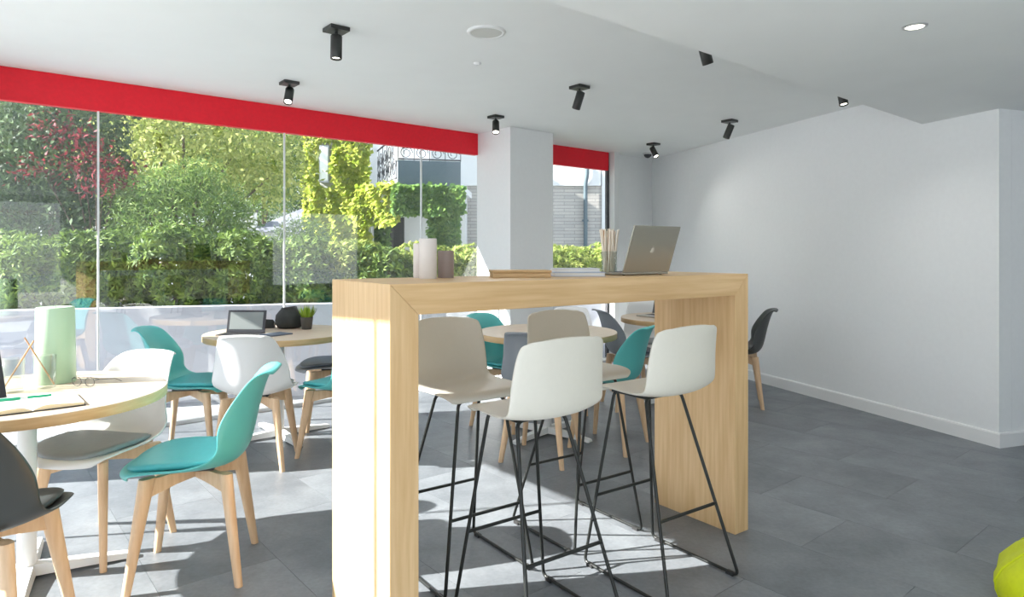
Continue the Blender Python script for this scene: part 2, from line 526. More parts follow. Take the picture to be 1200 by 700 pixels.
# window fronts: each a run of frameless panes under a red band
def window_run(name, a, d, out, joints, z0, z1, ends=(True, True)):
    root = struct(empty(name, a, math.atan2(d.y, d.x)))
    gm = []
    for i in range(len(joints) - 1):
        x0, x1 = joints[i] + .006, joints[i + 1] - .006
        MB().box(x0, x1, -0.005, 0.005, z0, z1).build('glass_pane', GLASS, root)
    for x in joints[1:-1]:
        MB().box(x - .006, x + .006, -0.008, 0.008, z0, z1).build('silicone_joint', SEAL, root)
    bevel(MB().box(joints[0], joints[-1], -0.03, 0.03, -0.03, z0).build('bottom_track', ALU, root), .004)
    return root
PW = 1.338
wr = window_run('window_1', K, W, -N, [0.02] + [PW * i for i in range(1, 5)] + [PW * 5 - .03], 0.03, BAND_Z + .15)
MB().box(PW * 5 - .029, PW * 5 - .005, -.012, .03, 0, CEIL_Z).build('dark_jamb', DARKFR, wr)
MB().box(PW * 5 - .004, PW * 5 + .079, -.10, .03, 0, CEIL_Z).build('frame_post', PWHITE, wr)
lr = window_run('window_2', K, N, -W, [0.02] + [PW * i for i in range(1, 6)] + [LW - .02], 0.03, BAND_Z + .15)

# red bands at the head of the glass
def band(name, a, b, inn):
    return struct(MB().prism([(p.x, p.y) for p in (a + inn * .03, b + inn * .03, b - inn * .03, a - inn * .03)], BAND_Z, CEIL_Z - .001).build(name, RED))
# column standing in front of the glass
C0 = Vector((-0.336, 6.885, 0)); C1v = Vector((-0.0165, 6.425, 0)); C2v = C1v + W * 0.565
C0 = K + W * ((C1v - K).dot(W)) + N * .012
CB = K + W * ((C2v - K).dot(W)) + N * .012
struct(MB().prism([(p.x, p.y) for p in (C0, C1v, C2v, CB)], 0, CEIL_Z - .002).build('wall_column', WHITE))
band('trim_1', K + W * .05, C0 - N * .012 - W * .002, N)
band('trim_2', CB - N * .012 + W * .002, K + W * (PW * 5 - .031), N)
band('trim_3', K + N * .05, B1 - N * .02, W)
# corner column between the two window fronts
struct(MB().prism([(p.x, p.y) for p in (K + W * .04 + N * .04, K + W * .56 + N * .04, K + W * .56 + N * .44, K + W * .04 + N * .44)], 0, CEIL_Z - .002).build('wall_corner_column', WHITE))

# roof overhang outside the window front
struct(MB().prism([(p.x, p.y) for p in (K - N * .151 - W * .15, CR - N * .151 + W * .15, CR - N * .86 + W * .15, K - N * .86 - W * .15)], CEIL_Z, CEIL_Z + .12).build('trim_4', OUTWALL))

# back wall behind the camera with a tall window; the second one is added for fill light
bl = (R3 - B1).length
holes = [(0.25, 1.93), (5.5, 7.5)]
mb = MB()
xs = [0] + [v for h in holes for v in h] + [bl]
for i in range(0, len(xs), 2): mb.box(xs[i], xs[i + 1], -.12, 0, -.06, CEIL_Z)
for h in holes:
    mb.box(h[0], h[1], -.12, 0, -.06, .6); mb.box(h[0], h[1], -.12, 0, 2.2, CEIL_Z)
struct(mb.build('wall_back', WHITE, None, B1, (0, 0, WROT)))
for i, h in enumerate(holes):
    r = struct(empty('window_%d' % (i + 3), B1, WROT))
    MB().box(h[0] + .04, h[1] - .04, -.07, -.06, .64, 2.16).build('glass_pane', GLASS, r)
    f = MB()
    for b_ in ((h[0], h[0] + .04, .6, 2.2), (h[1] - .04, h[1], .6, 2.2), (h[0] + .04, h[1] - .04, .6, .64), (h[0] + .04, h[1] - .04, 2.16, 2.2)):
        f.box(b_[0], b_[1], -.09, -.04, b_[2], b_[3])
    f.build('window_frame', PWHITE, r)

# ------------------------------------------------------------------ bar table
BU = Vector((0.8118, 0.5839, 0)); BV = Vector((-0.5839, 0.8118, 0))
BL, BW, BH, BT = 1.832, 0.49, 1.204, 0.1
bfr = Vector((1.11, 3.12, 0))
bc = bfr - BU * BL / 2 + BV * BW / 2
BROT = math.atan2(BU.y, BU.x)
bar = thing('bar_table', 'tall oak waterfall bar table with thick mitred panels between the stools', 'bar table', bc, BROT)
h = BL / 2
bevel(MB().prism_xz([(-h, 0), (-h + BT, 0), (-h + BT, BH - BT), (-h, BH)], -BW / 2, BW / 2).build('side_panel', OAKV, bar), .002)
bevel(MB().prism_xz([(h - BT, 0), (h, 0), (h, BH), (h - BT, BH - BT)], -BW / 2, BW / 2).build('side_panel', OAKV, bar), .002)
bevel(MB().prism_xz([(-h + .0005, BH), (-h + BT, BH - BT + .0005), (h - BT, BH - BT + .0005), (h - .0005, BH)], -BW / 2, BW / 2).build('table_top', OAKH, bar), .002)

def bar_at(px, py_depth):       # point on the bar top: column in the picture, distance from the bar's front edge
    fr = bfr + BV * py_depth
    k = (px - 600) / FPX
    s = (fr.x - k * fr.y) / (BU.x - k * BU.y)
    p = fr - BU * s
    return Vector((p.x, p.y, BH))

# ------------------------------------------------------------------ shells, chairs, stools
def shell_grid(rows, nt=9, sub=4):
    """rows: (y, z, half width, edge dy, edge dz); Catmull-Rom between rows"""
    a = np.array(rows, float)
    a = np.vstack([2 * a[0] - a[1], a, 2 * a[-1] - a[-2]])
    out = []
    for i in range(1, len(a) - 2):
        for k in range(sub):
            t = k / sub
            p0, p1, p2, p3 = a[i - 1:i + 3]
            out.append(0.5 * ((2 * p1) + (-p0 + p2) * t + (2 * p0 - 5 * p1 + 4 * p2 - p3) * t * t + (-p0 + 3 * p1 - 3 * p2 + p3) * t ** 3))
    out.append(a[-2])
    vs_, fs = [], []
    ts = np.linspace(-1, 1, nt)
    for r in out:
        for t in ts:
            e = abs(t) ** 2.4
            vs_.append((r[2] * math.sin(t * PI / 2 * .93) / math.sin(PI / 2 * .93) if False else r[2] * t, r[0] + r[3] * e, r[1] + r[4] * e))
    for i in range(len(out) - 1):
        for j in range(nt - 1):
            fs.append((i * nt + j, i * nt + j + 1, (i + 1) * nt + j + 1, (i + 1) * nt + j))
    return vs_, fs
def add_shell(name, me, parent, thick, lv=1):
    o = obj(name, me, parent)
    s = o.modifiers.new('thickness', 'SOLIDIFY'); s.thickness = thick; s.offset = 0; s.use_rim = True
    b = o.modifiers.new('soft', 'SUBSURF'); b.levels = lv; b.render_levels = lv
    return o
CHAIR_ROWS = [(.266, .424, .150, -.060, .0), (.262, .437, .176, -.060, .0), (.232, .449, .204, -.045, .006), (.13, .446, .229, -.015, .024), (0, .436, .236, 0, .04), (-.10, .438, .236, .012, .062),
              (-.168, .458, .232, .045, .082), (-.205, .505, .226, .082, .078), (-.225, .575, .218, .098, .05), (-.243, .66, .203, .092, .02),
              (-.266, .745, .182, .072, .0), (-.288, .80, .160, .05, -.004), (-.312, .825, .138, .03, -.01), (-.334, .820, .118, .016, -.012)]
def chair_shell_me(m):
    v, f = shell_grid(CHAIR_ROWS, 11, 3)
    return MB().add(v, f, 0, True).mesh('chair_shell', m)
def pad_me(m):
    mb = MB(); n = 28
    rings = [(.0, .028), (.55, .0275), (.82, .025), (.94, .02), (1.0, .010), (.985, .002), (.95, -.004)]
    vs_, fs = [], []
    for k, (s, z) in enumerate(rings[1:]):
        for j in range(n):
            a = 2 * PI * j / n
            c, q = math.cos(a), math.sin(a)
            x = math.copysign(abs(c) ** .75, c) * .205 * s; y = math.copysign(abs(q) ** .75, q) * .196 * s + .042
            zz = .447 + z + .03 * abs(x / .2) ** 2.4
            vs_.append((x, y, zz))
    for k in range(len(rings) - 2):
        for j in range(n):
            fs.append((k * n + j, (k + 1) * n + j, (k + 1) * n + (j + 1) % n, k * n + (j + 1) % n))
    vs_.append((0, .045, .447 + .028)); c0 = len(vs_) - 1
    for j in range(n): fs.append((c0, j, (j + 1) % n))
    return mb.add(vs_, fs, 0, True).mesh('seat_pad', m)
def leg_me(top, foot, m, key):
    mb = MB()
    t, f = Vector(top), Vector(foot)
    outd = Vector((f.x - t.x, f.y - t.y, 0)).normalized(); sd_ = Vector((-outd.y, outd.x, 0))
    secs = []
    for k in range(7):
        s = k / 6
        c = t.lerp(f, s)
        a = .030 * (1 - s) + .0145 * s; b = .020 * (1 - s) + .0135 * s
        secs.append([c + outd * (a * math.copysign(abs(math.cos(q)) ** .7, math.cos(q))) + sd_ * (b * math.copysign(abs(math.sin(q)) ** .7, math.sin(q))) for q in [2 * PI * i / 12 for i in range(12)]])
    vs_ = [p for s in secs for p in s]
    fs = [(i * 12 + j, (i + 1) * 12 + j, (i + 1) * 12 + (j + 1) % 12, i * 12 + (j + 1) % 12) for i in range(6) for j in range(12)]
    mb.add(vs_, fs, 0, True); mb.add(secs[0], [tuple(range(12))]); mb.add(secs[-1], [tuple(range(11, -1, -1))])
    return mb.mesh('leg', m)
def cross_rail_me(a, b, m):
    a, b = Vector(a), Vector(b); d = (b - a).normalized(); s = Vector((-d.y, d.x, 0)) * .013
    mid = (a + b) / 2
    mb = MB()
    pts = [(a, .355, .422), (a.lerp(mid, .55), .376, .424), (mid, .385, .424), (b.lerp(mid, .55), .376, .424), (b, .355, .422)]
    vs_ = []
    for p, z0, z1 in pts:
        for q, z in ((p - s, z0), (p + s, z0), (p + s, z1), (p - s, z1)): vs_.append((q.x, q.y, z))
    fs = [(0, 3, 2, 1), (16, 17, 18, 19)]
    for i in range(4):
        for j in range(4): fs.append((i * 4 + j, i * 4 + (j + 1) % 4, (i + 1) * 4 + (j + 1) % 4, (i + 1) * 4 + j))
    return mb.add(vs_, fs).mesh('cross_rail', m)
LT, LF = .142, .200
def cafe_chair(kind, loc, f, label, group='shell chairs with wooden legs'):
    sm, pm = {'teal': (TEAL, TEALPAD), 'white': (CWHITE, GREYPAD), 'grey': (CGREY, DGREYPAD), 'black': (CBLACK, BLACKPAD)}[kind]
    r = thing('shell_chair', label, 'chair', (loc[0], loc[1], 0), facing(*f), group)
    add_shell('seat_shell', cached('shell' + kind, lambda: chair_shell_me(sm)), r, .011)
    obj('seat_pad', cached('pad' + kind, lambda: pad_me(pm)), r)
    for i, (sx, sy) in enumerate(((-1, -1), (1, -1), (1, 1), (-1, 1))):
        obj('leg', cached('leg%d' % i, lambda: leg_me((sx * LT, sy * LT, .428), (sx * LF, sy * LF, 0), BEECH, i)), r)
    for i, sy in enumerate((-1, 1)):
        obj('cross_rail', cached('rail%d' % i, lambda: cross_rail_me((-.14, -.14 * sy, 0), (.14, .14 * sy, 0), BEECH)), r)
    obj('mounting_plate', cached('mount', lambda: MB().box(-.085, .085, -.085, .085, .4245, .434).mesh('mounting_plate', MOUNT)), r)
    return r

STOOL_ROWS = [(.192, .722, .150, 0, .0), (.190, .738, .172, 0, .0), (.165, .750, .190, 0, .002), (.09, .750, .203, 0, .008), (0, .741, .208, 0, .015), (-.075, .738, .209, .004, .022),
              (-.125, .752, .209, .018, .026), (-.150, .80, .207, .036, .018), (-.160, .87, .202, .042, .006), (-.168, .945, .194, .04, .0), (-.174, .995, .184, .034, -.006), (-.176, 1.014, .170, .03, -.012), (-.177, 1.020, .150, .024, -.014)]
def stool_shell_me():
    v, f = shell_grid(STOOL_ROWS, 11, 3)
    return MB().add(v, f, 0, True).mesh('stool_shell', STOOLP)
def stool_side_me(s):
    zt = .722
    path = [(0, -.02, zt), (s * .105, -.02, zt), (s * .207, -.228, .009), (s * .207, .228, .009), (s * .105, .155, zt), (0, .155, zt)]
    return MB().tube(smooth_path(path, .028, 6), .0068, 8).mesh('side_frame', ROD)
def bar_stool(loc, f, label):
    r = thing('bar_stool', label, 'bar stool', (loc[0], loc[1], 0), facing(*f), 'bone bar stools with black sled frames')
    add_shell('seat_shell', cached('stool', stool_shell_me), r, .010)
    for s in (-1, 1):
        obj('side_frame', cached('stoolside%d' % s, lambda: stool_side_me(s)), r)
    def foot_rail(y, n):
        z = .285
        if y > 0: k = (z - .009) / (.722 - .009); yy = .228 + (.155 - .228) * k
        else: k = (z - .009) / (.722 - .009); yy = -.228 + (-.02 + .228) * k
        x = .207 + (.105 - .207) * k
        return MB().tube([(-x, yy, z), (x, yy, z)], .0068, 8).mesh('foot_rail', ROD)
    obj('foot_rail', cached('fr1', lambda: foot_rail(1, 0)), r)
    obj('foot_rail', cached('fr2', lambda: foot_rail(-1, 0)), r)
    def seat_rail():
        mb = MB()
        for x in (-.105, .105): mb.tube([(x, -.03, .724), (x, .165, .724)], .0075, 8)
        return mb.mesh('seat_rail', ROD)
    obj('seat_rail', cached('seatrail', seat_rail), r)
    for i, (sx, y) in enumerate(((-1, .19), (-1, -.19), (1, .19), (1, -.19))):
        obj('foot_glide', cached('glide%d' % i, lambda: MB().box(sx * .207 - .01, sx * .207 + .01, y - .017, y + .017, 0, .013).mesh('foot_glide', RUBBER)), r)
    return r
def bar_uv(u, v):
    p = BU * u + BV * v
    return (p.x, p.y)
nv = (BV.x, BV.y); mv = (-BV.x, -BV.y)
bar_stool(bar_uv(1.445, 2.375), mv, 'bone bar stool beneath the pillar candles, on the window side of the bar')
bar_stool(bar_uv(2.09, 2.385), mv, 'bone bar stool on the window side of the bar, opposite the stool below the laptop')
bar_stool(bar_uv(1.45, 1.86), nv, 'bone bar stool with its curved back to the room, at the middle of the bar')
bar_stool(bar_uv(2.08, 1.855), nv, 'bone bar stool in front of the bar leg below the silver laptop')

# ------------------------------------------------------------------ round tables
TZ, TR = .74, .5
def round_table(x, y, a, label):
    r = thing('round_table', label, 'table', (x, y, 0), a, 'round pale oak cafe tables')
    def top():
        mb = MB(); n = 72
        mb.lathe([(TR - .002, TZ - .042), (TR, TZ - .040), (TR, TZ - .0025)], n, mi=1, caps=(True, False))
        mb.lathe([(TR, TZ - .0025), (TR - .0025, TZ)], n, mi=0, caps=(False, True))
        return mb.mesh('table_top', [TTOP, TEDGE])
    obj('table_top', cached('ttop', top), r)
    obj('pole', cached('tpole', lambda: MB().lathe([(.033, .03), (.033, TZ - .06), (.09, TZ - .055), (.09, TZ - .043)], 24).mesh('pole', PWHITE)), r)
    def foot():
        mb = MB()
        vs_ = []
        for x_, w, z0, z1 in ((.02, .032, .012, .055), (.2, .028, .010, .042), (.36, .024, .006, .026), (.375, .020, .008, .022)):
            vs_ += [(x_, -w, z0), (x_, w, z0), (x_, w * .75, z1), (x_, -w * .75, z1)]
        fs = [(0, 3, 2, 1), (12, 13, 14, 15)]
        for i in range(3):
            for j in range(4): fs.append((i * 4 + j, i * 4 + (j + 1) % 4, (i + 1) * 4 + (j + 1) % 4, (i + 1) * 4 + j))
        mb.add(vs_, fs)
        mb.cyl(.014, 0, .012, 12, (.35, 0))
        return mb.mesh('foot', PWHITE)
    for k in range(4):
        obj('foot', cached('tfoot', foot), r, (0, 0, 0), (0, 0, k * PI / 2))
    return r
T1 = (-1.943, 2.66); T2 = (-1.655, 4.72); T3 = (.253, 4.785); T4 = (1.46, 5.82)
round_table(*T1, math.radians(30), 'round table carrying the mint pillar candle and the open notebook')
round_table(*T2, math.radians(40), 'round table by the window carrying the black pouch and grass pot')
round_table(*T3, math.radians(50), 'empty round table behind the bar stools, in front of the white column')
round_table(*T4, math.radians(20), 'round table with a silver laptop near the right wall, partly behind the bar leg')

cafe_chair('teal', (-1.305, 2.74), (-.975, -.22), 'teal shell chair at the mint candle table, next to the end of the bar')
cafe_chair('white', (-1.82, 2.95), (-.22, -.975), 'white shell chair with grey pad tucked under the mint candle table')
cafe_chair('black', (-1.70, 2.11), (-.22, .975), 'black shell chair drawn up to the open notebook')
cafe_chair('teal', (-2.08, 4.30), (.93, .10), 'teal shell chair facing sideways at the grass pot table, beside a white chair back')
cafe_chair('white', (-1.585, 4.13), (-.10, .995), 'white shell chair with its back to the room in front of the tablet')
cafe_chair('grey', (-1.37, 5.06), (-.93, -.36), 'grey shell chair at the grass pot table, next to the window and bar end')
cafe_chair('teal', (-1.09, 4.28), (-.86, .5), 'teal shell chair at the grass pot table, mostly hidden by the bar end')
cafe_chair('teal', (-.03, 5.05), (.80, -.60), 'teal shell chair on the window side of the empty round table')
cafe_chair('grey', (.19, 4.24), (.38, .925), 'grey shell chair between the bar stools and the empty round table')
cafe_chair('white', (.45, 5.55), (-.25, -.97), 'white shell chair behind the empty round table')
cafe_chair('teal', (.66, 4.51), (-.85, .53), 'teal shell chair seen from its side, between the empty table and the bar leg')
cafe_chair('grey', (1.02, 5.66), (.985, .17), 'grey shell chair with curled back, turned towards the table with the laptop')
cafe_chair('white', (1.33, 6.38), (.1, -.995), 'white shell chair behind the table with the laptop')
cafe_chair('black', (1.95, 5.76), (-.95, .30), 'black shell chair standing near the long white wall')

# ------------------------------------------------------------------ things on the bar
def pillar(name, p, r, hgt, m, label, wick=True, taper=1.0, group=None):
    c = thing(name, label, 'candle', p, 0, group)
    MB().lathe([(r * .97, 0), (r, .004), (r * taper, hgt - .005), (r * taper * .97, hgt), (r * taper * .72, hgt), (r * taper * .6, hgt - .006)], 40).build('wax', m, c)
    if wick: MB().tube([(0, 0, hgt - .007), (.001, 0, hgt + .004)], .0012, 6).build('wick', RUBBER, c)
    return c
pillar('pillar_candle', bar_at(501.5, .345), .0335, .152, WAXW, 'tall off-white pillar candle at the end of the bar', group='pillar candles on the bar')
pillar('pillar_candle', bar_at(494.5, .44), .034, .135, WAXW, 'shorter off-white pillar candle behind the tall one on the bar', group='pillar candles on the bar')
pillar('pillar_candle', bar_at(522.5, .37), .031, .106, WAXT, 'taupe brown pillar candle on the bar', group='pillar candles on the bar')

p = bar_at(609, .27)
bx_ = thing('wooden_box', 'flat pale wooden box lying on the bar beside two books', 'box', p, BROT - .50)
bevel(MB().box(-.115, .115, -.07, .07, 0, .019).build('box_body', BOXW, bx_), .002)
bevel(MB().box(-.118, .118, -.073, .073, .0195, .029).build('lid', BOXW, bx_), .002)
p = bar_at(676, .24)
def book(p, rz, w, d, t, m, label):
    b = thing('book', label, 'book', p, rz, 'books on the bar')
    MB().box(-w / 2, w / 2, -d / 2, d / 2, 0, .0025).box(-w / 2, w / 2, -d / 2, d / 2, t - .0025, t).box(-w / 2, w / 2, d / 2 - .003, d / 2, .0025, t - .0025).build('cover', m, b)
    MB().box(-w / 2 + .003, w / 2 - .003, -d / 2 + .003, d / 2 - .003, .0025, t - .0025).build('pages', PAPER, b)
    return b
book(p, BROT - .55, .215, .15, .018, BOOKB, 'blue-grey book lying under another book on the bar')
book(p + Vector((-.01, .0, .018)), BROT - .50, .19, .14, .015, BOOKC, 'white book lying on top of the blue-grey book')
p = bar_at(714, .26)
gl = thing('straw_glass', 'clear glass of paper straws beside the silver laptop', 'glass', p)
MB().lathe([(.030, 0), (.033, .004), (.036, .105), (.0335, .105), (.0305, .008), (.001, .008)], 32, caps=(True, False)).build('tumbler', TUMBLER, gl)
random.seed(4)
for i in range(34):
    a = random.uniform(0, 2 * PI); r0 = .024 * math.sqrt(random.random()); r1 = .012 + .034 * random.random()
    a2 = a + random.uniform(-.5, .5); hh = .200 + random.uniform(-.006, .006)
    MB().tube([(r0 * math.cos(a), r0 * math.sin(a), .012), (r1 * math.cos(a2), r1 * math.sin(a2), hh)], .0032, 8).build('straw', STRAWB if i % 9 == 0 else STRAW, gl)

def laptop(p, rz, wd, dp, lean, label, logo=True, name='laptop'):
    """local -y edge carries the hinge; the screen looks to +y"""
    r = thing(name, label, 'laptop', p, rz)
    b = bevel(MB().box(-wd / 2, wd / 2, 0, dp, .003, .013).build('base', SILVER, r), .002)
    k = MB()
    for i in range(12):
        for j in range(5):
            x = -wd / 2 + .02 + i * (wd - .04) / 12; y = .02 + j * .019
            k.box(x, x + (wd - .04) / 12 - .003, y, y + .016, .013, .0142)
    k.build('keyboard', KEYS, b)
    MB().box(-.05, .05, dp - .085, dp - .01, .013, .0134).build('trackpad', ALU, b)
    for sx in (-1, 1):
        for y in (.02, dp - .02): MB().cyl(.006, 0, .003, 10, (sx * (wd / 2 - .03), y)).build('foot', RUBBER, b)
    ld = MB().box(-wd / 2, wd / 2, -.0025, .0035, 0, dp).build('lid', SILVER, r, (0, -.001, .014), (lean, 0, 0))
    bevel(ld, .0015)
    MB().box(-wd / 2 + .004, wd / 2 - .004, .0035, .0042, .006, dp - .004).build('screen', BEZEL, ld)
    if logo:
        # emblem: bitten fruit outline with a leaf, raised on the outside of the lid
        body = []
        for i in range(40):
            a = 2 * PI * i / 40
            x = .0125 * math.cos(a) * (1 - .10 * math.sin(a) * (1 if math.sin(a) < 0 else -.3)); z = .0135 * math.sin(a)
            if abs(x) < .004: z -= .0016 if z > 0 else -.0012
            d = math.hypot(x - (-.0155), z - .001)
            if d < .0068:
                ux, uz = (x + .0155) / d, (z - .001) / d
                x, z = -.0155 + ux * .0068, .001 + uz * .0068
            body.append((x, z))
        e = MB().prism_xz(body, -.0033, -.0024)
        e.prism_xz([(-.001, .0145), (.0005, .0185), (-.0035, .0215), (-.0046, .0175)], -.0033, -.0024)
        eo = e.build('emblem', LOGO, ld, (0, 0, dp * .48))
    return r
p = bar_at(757, .16)
laptop(p, BROT + .02, .30, .212, .33, 'open silver laptop on the bar with its lid towards the stools', True)

# ------------------------------------------------------------------ things on the window table with the candle (T1)
pillar('mint_candle', Vector((-1.984, 2.885, TZ)), .077, .327, WAXM, 'large mint green pillar candle on the round table', taper=.93)
def tumbler(p, label, hgt=.135, r=.041):
    g_ = tag(MB().lathe([(r * .86, 0), (r * .9, .003), (r, hgt), (r - .0025, hgt), (r * .84, .012), (.001, .012)], 36, caps=(True, False)).build('drinking_glass', TUMBLER, None, p), label, 'glass', 'clear tumblers beside the mint candle')
    return g_
gA = Vector((-2.012, 2.675, TZ)); gB = Vector((-1.945, 2.765, TZ))
tumbler(gA, 'clear drinking glass holding the straw that leans towards the candle')
tumbler(gB, 'clear drinking glass standing right against the mint candle')
tag(MB().tube([gA + Vector((-.034, -.006, .013)), gA + Vector((.088, -.004, .208))], .003, 8).build('drinking_straw', STRAWB), 'tan straw leaning to the candle in a drinking glass', 'straw', 'straws in the tumblers')
tag(MB().tube([gB + Vector((.034, .006, .013)), gB + Vector((-.088, .004, .208))], .003, 8).build('drinking_straw', STRAWB), 'tan straw leaning away from the candle in a drinking glass', 'straw', 'straws in the tumblers')

sp = Vector((.655, -.756, 0))                     # along the notebook spine, towards the near edge
nb_rot = math.atan2(.756, -.655) - PI / 2         # local +y = away along the spine
nb = thing('notebook', 'open notebook with cream pages and dark cover on the round table', 'notebook', (-1.772, 2.435, TZ), nb_rot)
PGW, PGL = .155, .125
MB().box(-PGW - .004, PGW + .004, -PGL - .004, PGL + .004, .0005, .004).build('cover', BEZEL, nb)
for s in (-1, 1):
    mb = MB(); n = 14; vs_ = []
    for i in range(n + 1):
        x = s * PGW * i / n; t = i / n
        zt = .0045 + .0005 + .017 * (math.sin(min(1, t * 3.2) * PI / 2)) * (1 - .62 * max(0, t - .15))
        vs_ += [(x, -PGL, .004), (x, PGL, .004), (x, PGL, zt), (x, -PGL, zt)]
    fs = []; 
    for i in range(n):
        a, b = i * 4, (i + 1) * 4
        for j in range(4):
            q = (a + j, b + j, b + (j + 1) % 4, a + (j + 1) % 4)
            fs.append(q if s > 0 else q[::-1])
    fs.append((n * 4 + 0, n * 4 + 1, n * 4 + 2, n * 4 + 3) if s > 0 else (n * 4 + 3, n * 4 + 2, n * 4 + 1, n * 4))
    o = mb.add(vs_, fs).mesh('page_block', [PAPER, PAGES])
    for pl in o.polygons:
        if abs(pl.normal.z) < .5: pl.material_index = 1
    obj('page_block', o, nb)
pen = thing('pen', 'green pen lying across the open notebook', 'pen', (-1.800, 2.447, TZ + .0265), math.radians(38))
MB().tube([(-.085, 0, 0), (-.01, 0, 0)], .0055, 12).build('barrel', GREENP, pen)
MB().tube([(-.01, 0, 0), (.012, 0, 0)], .0045, 12).build('clip_band', ALU, pen)
MB().tube([(.012, 0, 0), (.085, 0, 0)], [.0052, .0045], 12).build('cap', GREENP, pen)

eg = thing('eyeglasses', 'thin wire eyeglasses folded open beside the mint candle', 'eyeglasses', (-1.80, 2.79, TZ), math.radians(-15))
for sx in (-1, 1):
    MB().tube([(sx * .034 + .024 * math.cos(a), -.002, .021 + .019 * math.sin(a)) for a in [2 * PI * i / 24 for i in range(24)]], .0012, 6, closed=True).build('rim', BEZEL, eg)
    MB().tube(smooth_path([(sx * .060, -.002, .03), (sx * .064, .02, .03), (sx * .062, .10, .018), (sx * .058, .135, .002)], .01), .0012, 6).build('temple', BEZEL, eg)
MB().tube([(-.011, -.002, .024), (0, -.003, .028), (.011, -.002, .024)], .0012, 6).build('bridge', BEZEL, eg)

def tablet(p, rz, wd, ht, lean, label, scr, key=True):
    r = thing('tablet', label, 'tablet', p, rz)
    b = bevel(MB().box(-wd / 2, wd / 2, -.004, .004, 0, ht).build('case', BEZEL, r, (0, 0, .006), (lean, 0, 0)), .002)
    MB().box(-wd / 2 + .019, wd / 2 - .019, -.0052, -.004, .02, ht - .014).build('screen', scr, b)
    if key:
        k = bevel(MB().box(-wd / 2, wd / 2, -.16, .012, 0, .006).build('keyboard_folio', BEZEL, r), .002)
        kk = MB()
        for i in range(12):
            for j in range(4):
                x = -wd / 2 + .014 + i * (wd - .028) / 12
                kk.box(x, x + (wd - .028) / 12 - .003, -.14 + j * .022, -.14 + j * .022 + .018, .006, .0075)
        kk.build('keyboard_keys', KEYS, k)
    MB().prism([(-.05, .0), (.05, 0), (.05, .004), (-.05, .004)], 0, ht * .7).build('kickstand', BEZEL, r, (0, .085, .002), (-lean - .1 + .9, 0, 0) if False else (.45, 0, 0))
    return r
tablet(Vector((-1.992, 2.458, TZ)), facing(-.78, .62), .20, .19, -.48, 'dark tablet propped up behind the open notebook', SCREEND, key=False)

# ------------------------------------------------------------------ things on the second window table (T2)
tablet(Vector((-1.870, 4.66, TZ)), facing(.05, 1), .275, .155, -.22, 'black tablet with grey screen and keyboard folio', SCREENG)
pc = thing('pouch', 'slumped black fabric pouch standing beside the grass pot', 'pouch', (-1.665, 4.96, TZ), .3)
mb = MB(); n = 40; prof = [(.045, 0), (.078, .006), (.092, .035), (.095, .065), (.085, .1), (.062, .135), (.05, .155), (.043, .158), (.036, .145)]
vs_ = []
for k, (r_, z_) in enumerate(prof):
    for j in range(n):
        a = 2 * PI * j / n
        q = 1 + .05 * math.sin(5 * a + k) + .03 * math.sin(9 * a - 2 * k)
        vs_.append((r_ * q * math.cos(a) * 1.05, r_ * q * math.sin(a) * .8, z_ * (1 + .05 * math.cos(a) * (k > 5)) ))
fs = [(i * n + j, i * n + (j + 1) % n, (i + 1) * n + (j + 1) % n, (i + 1) * n + j) for i in range(len(prof) - 1) for j in range(n)] + [tuple(range(n - 1, -1, -1)), tuple(range((len(prof) - 1) * n, len(prof) * n))]
mb.add(vs_, fs, 0, True).build('pouch_body', POUCH, pc)
MB().tube([(.052 * math.cos(a) * 1.05, .052 * math.sin(a) * .8, .150) for a in [2 * PI * i / 28 for i in range(28)]], .004, 6, closed=True).build('drawstring', ROD, pc)
gc = thing('eyeglass_case', 'black curved case lying behind the tablet', 'case', (-1.865, 4.98, TZ), .10)
mb = MB(); vs_ = []
for i in range(13):
    a = PI * i / 12
    vs_ += [(-.085, -.035 * math.cos(a), .072 * math.sin(a)), (.07, -.033 * math.cos(a), .062 * math.sin(a)), (.082, -.024 * math.cos(a), .045 * math.sin(a))]
fs = [(i * 3 + j, i * 3 + j + 1, (i + 1) * 3 + j + 1, (i + 1) * 3 + j) for i in range(12) for j in range(2)]
fs += [tuple(range(0, 39, 3))[::-1], tuple(range(2, 39, 3))]
mb.add(vs_, fs, 0, True).build('case_shell', POUCH, gc)
tag(bevel(MB().box(-.07, .07, -.085, .085, 0, .008).build('closed_notebook', mat('dark_blue_cover', srgb(78, 88, 104), .5), None, (-1.62, 4.56, TZ), (0, 0, -.55)), .002), 'closed dark blue notebook lying flat by the tablet', 'notebook')
pp = thing('grass_pot', 'small dark pot of spiky green grass', 'plant', (-1.515, 4.90, TZ))
MB().lathe([(.033, 0), (.036, .003), (.046, .085), (.046, .09), (.042, .09), (.040, .078)], 28, caps=(True, False)).build('pot', POT, pp)
MB().lathe([(.0405, .072), (.0405, .079), (.001, .08)], 24, caps=(True, False)).build('soil', SOIL, pp)
def leaves(C, D, Nn, L, Wd, droop=0.0):
    """quads: base, side, tip, side for every leaf"""
    D = D / np.linalg.norm(D, axis=1, keepdims=True)
    S = np.cross(D, Nn); S /= np.maximum(np.linalg.norm(S, axis=1, keepdims=True), 1e-6)
    U = np.cross(S, D)
    L = L[:, None]; Wd = Wd[:, None]
    v0 = C; v1 = C + D * L * .5 + S * Wd * .5 + U * L * .05; v3 = C + D * L * .5 - S * Wd * .5 + U * L * .05
    v2 = C + D * L - U * L * droop
    V = np.stack([v0, v1, v2, v3], 1).reshape(-1, 3)
    n_ = len(C)
    F = np.arange(n_ * 4).reshape(n_, 4)
    return V, F
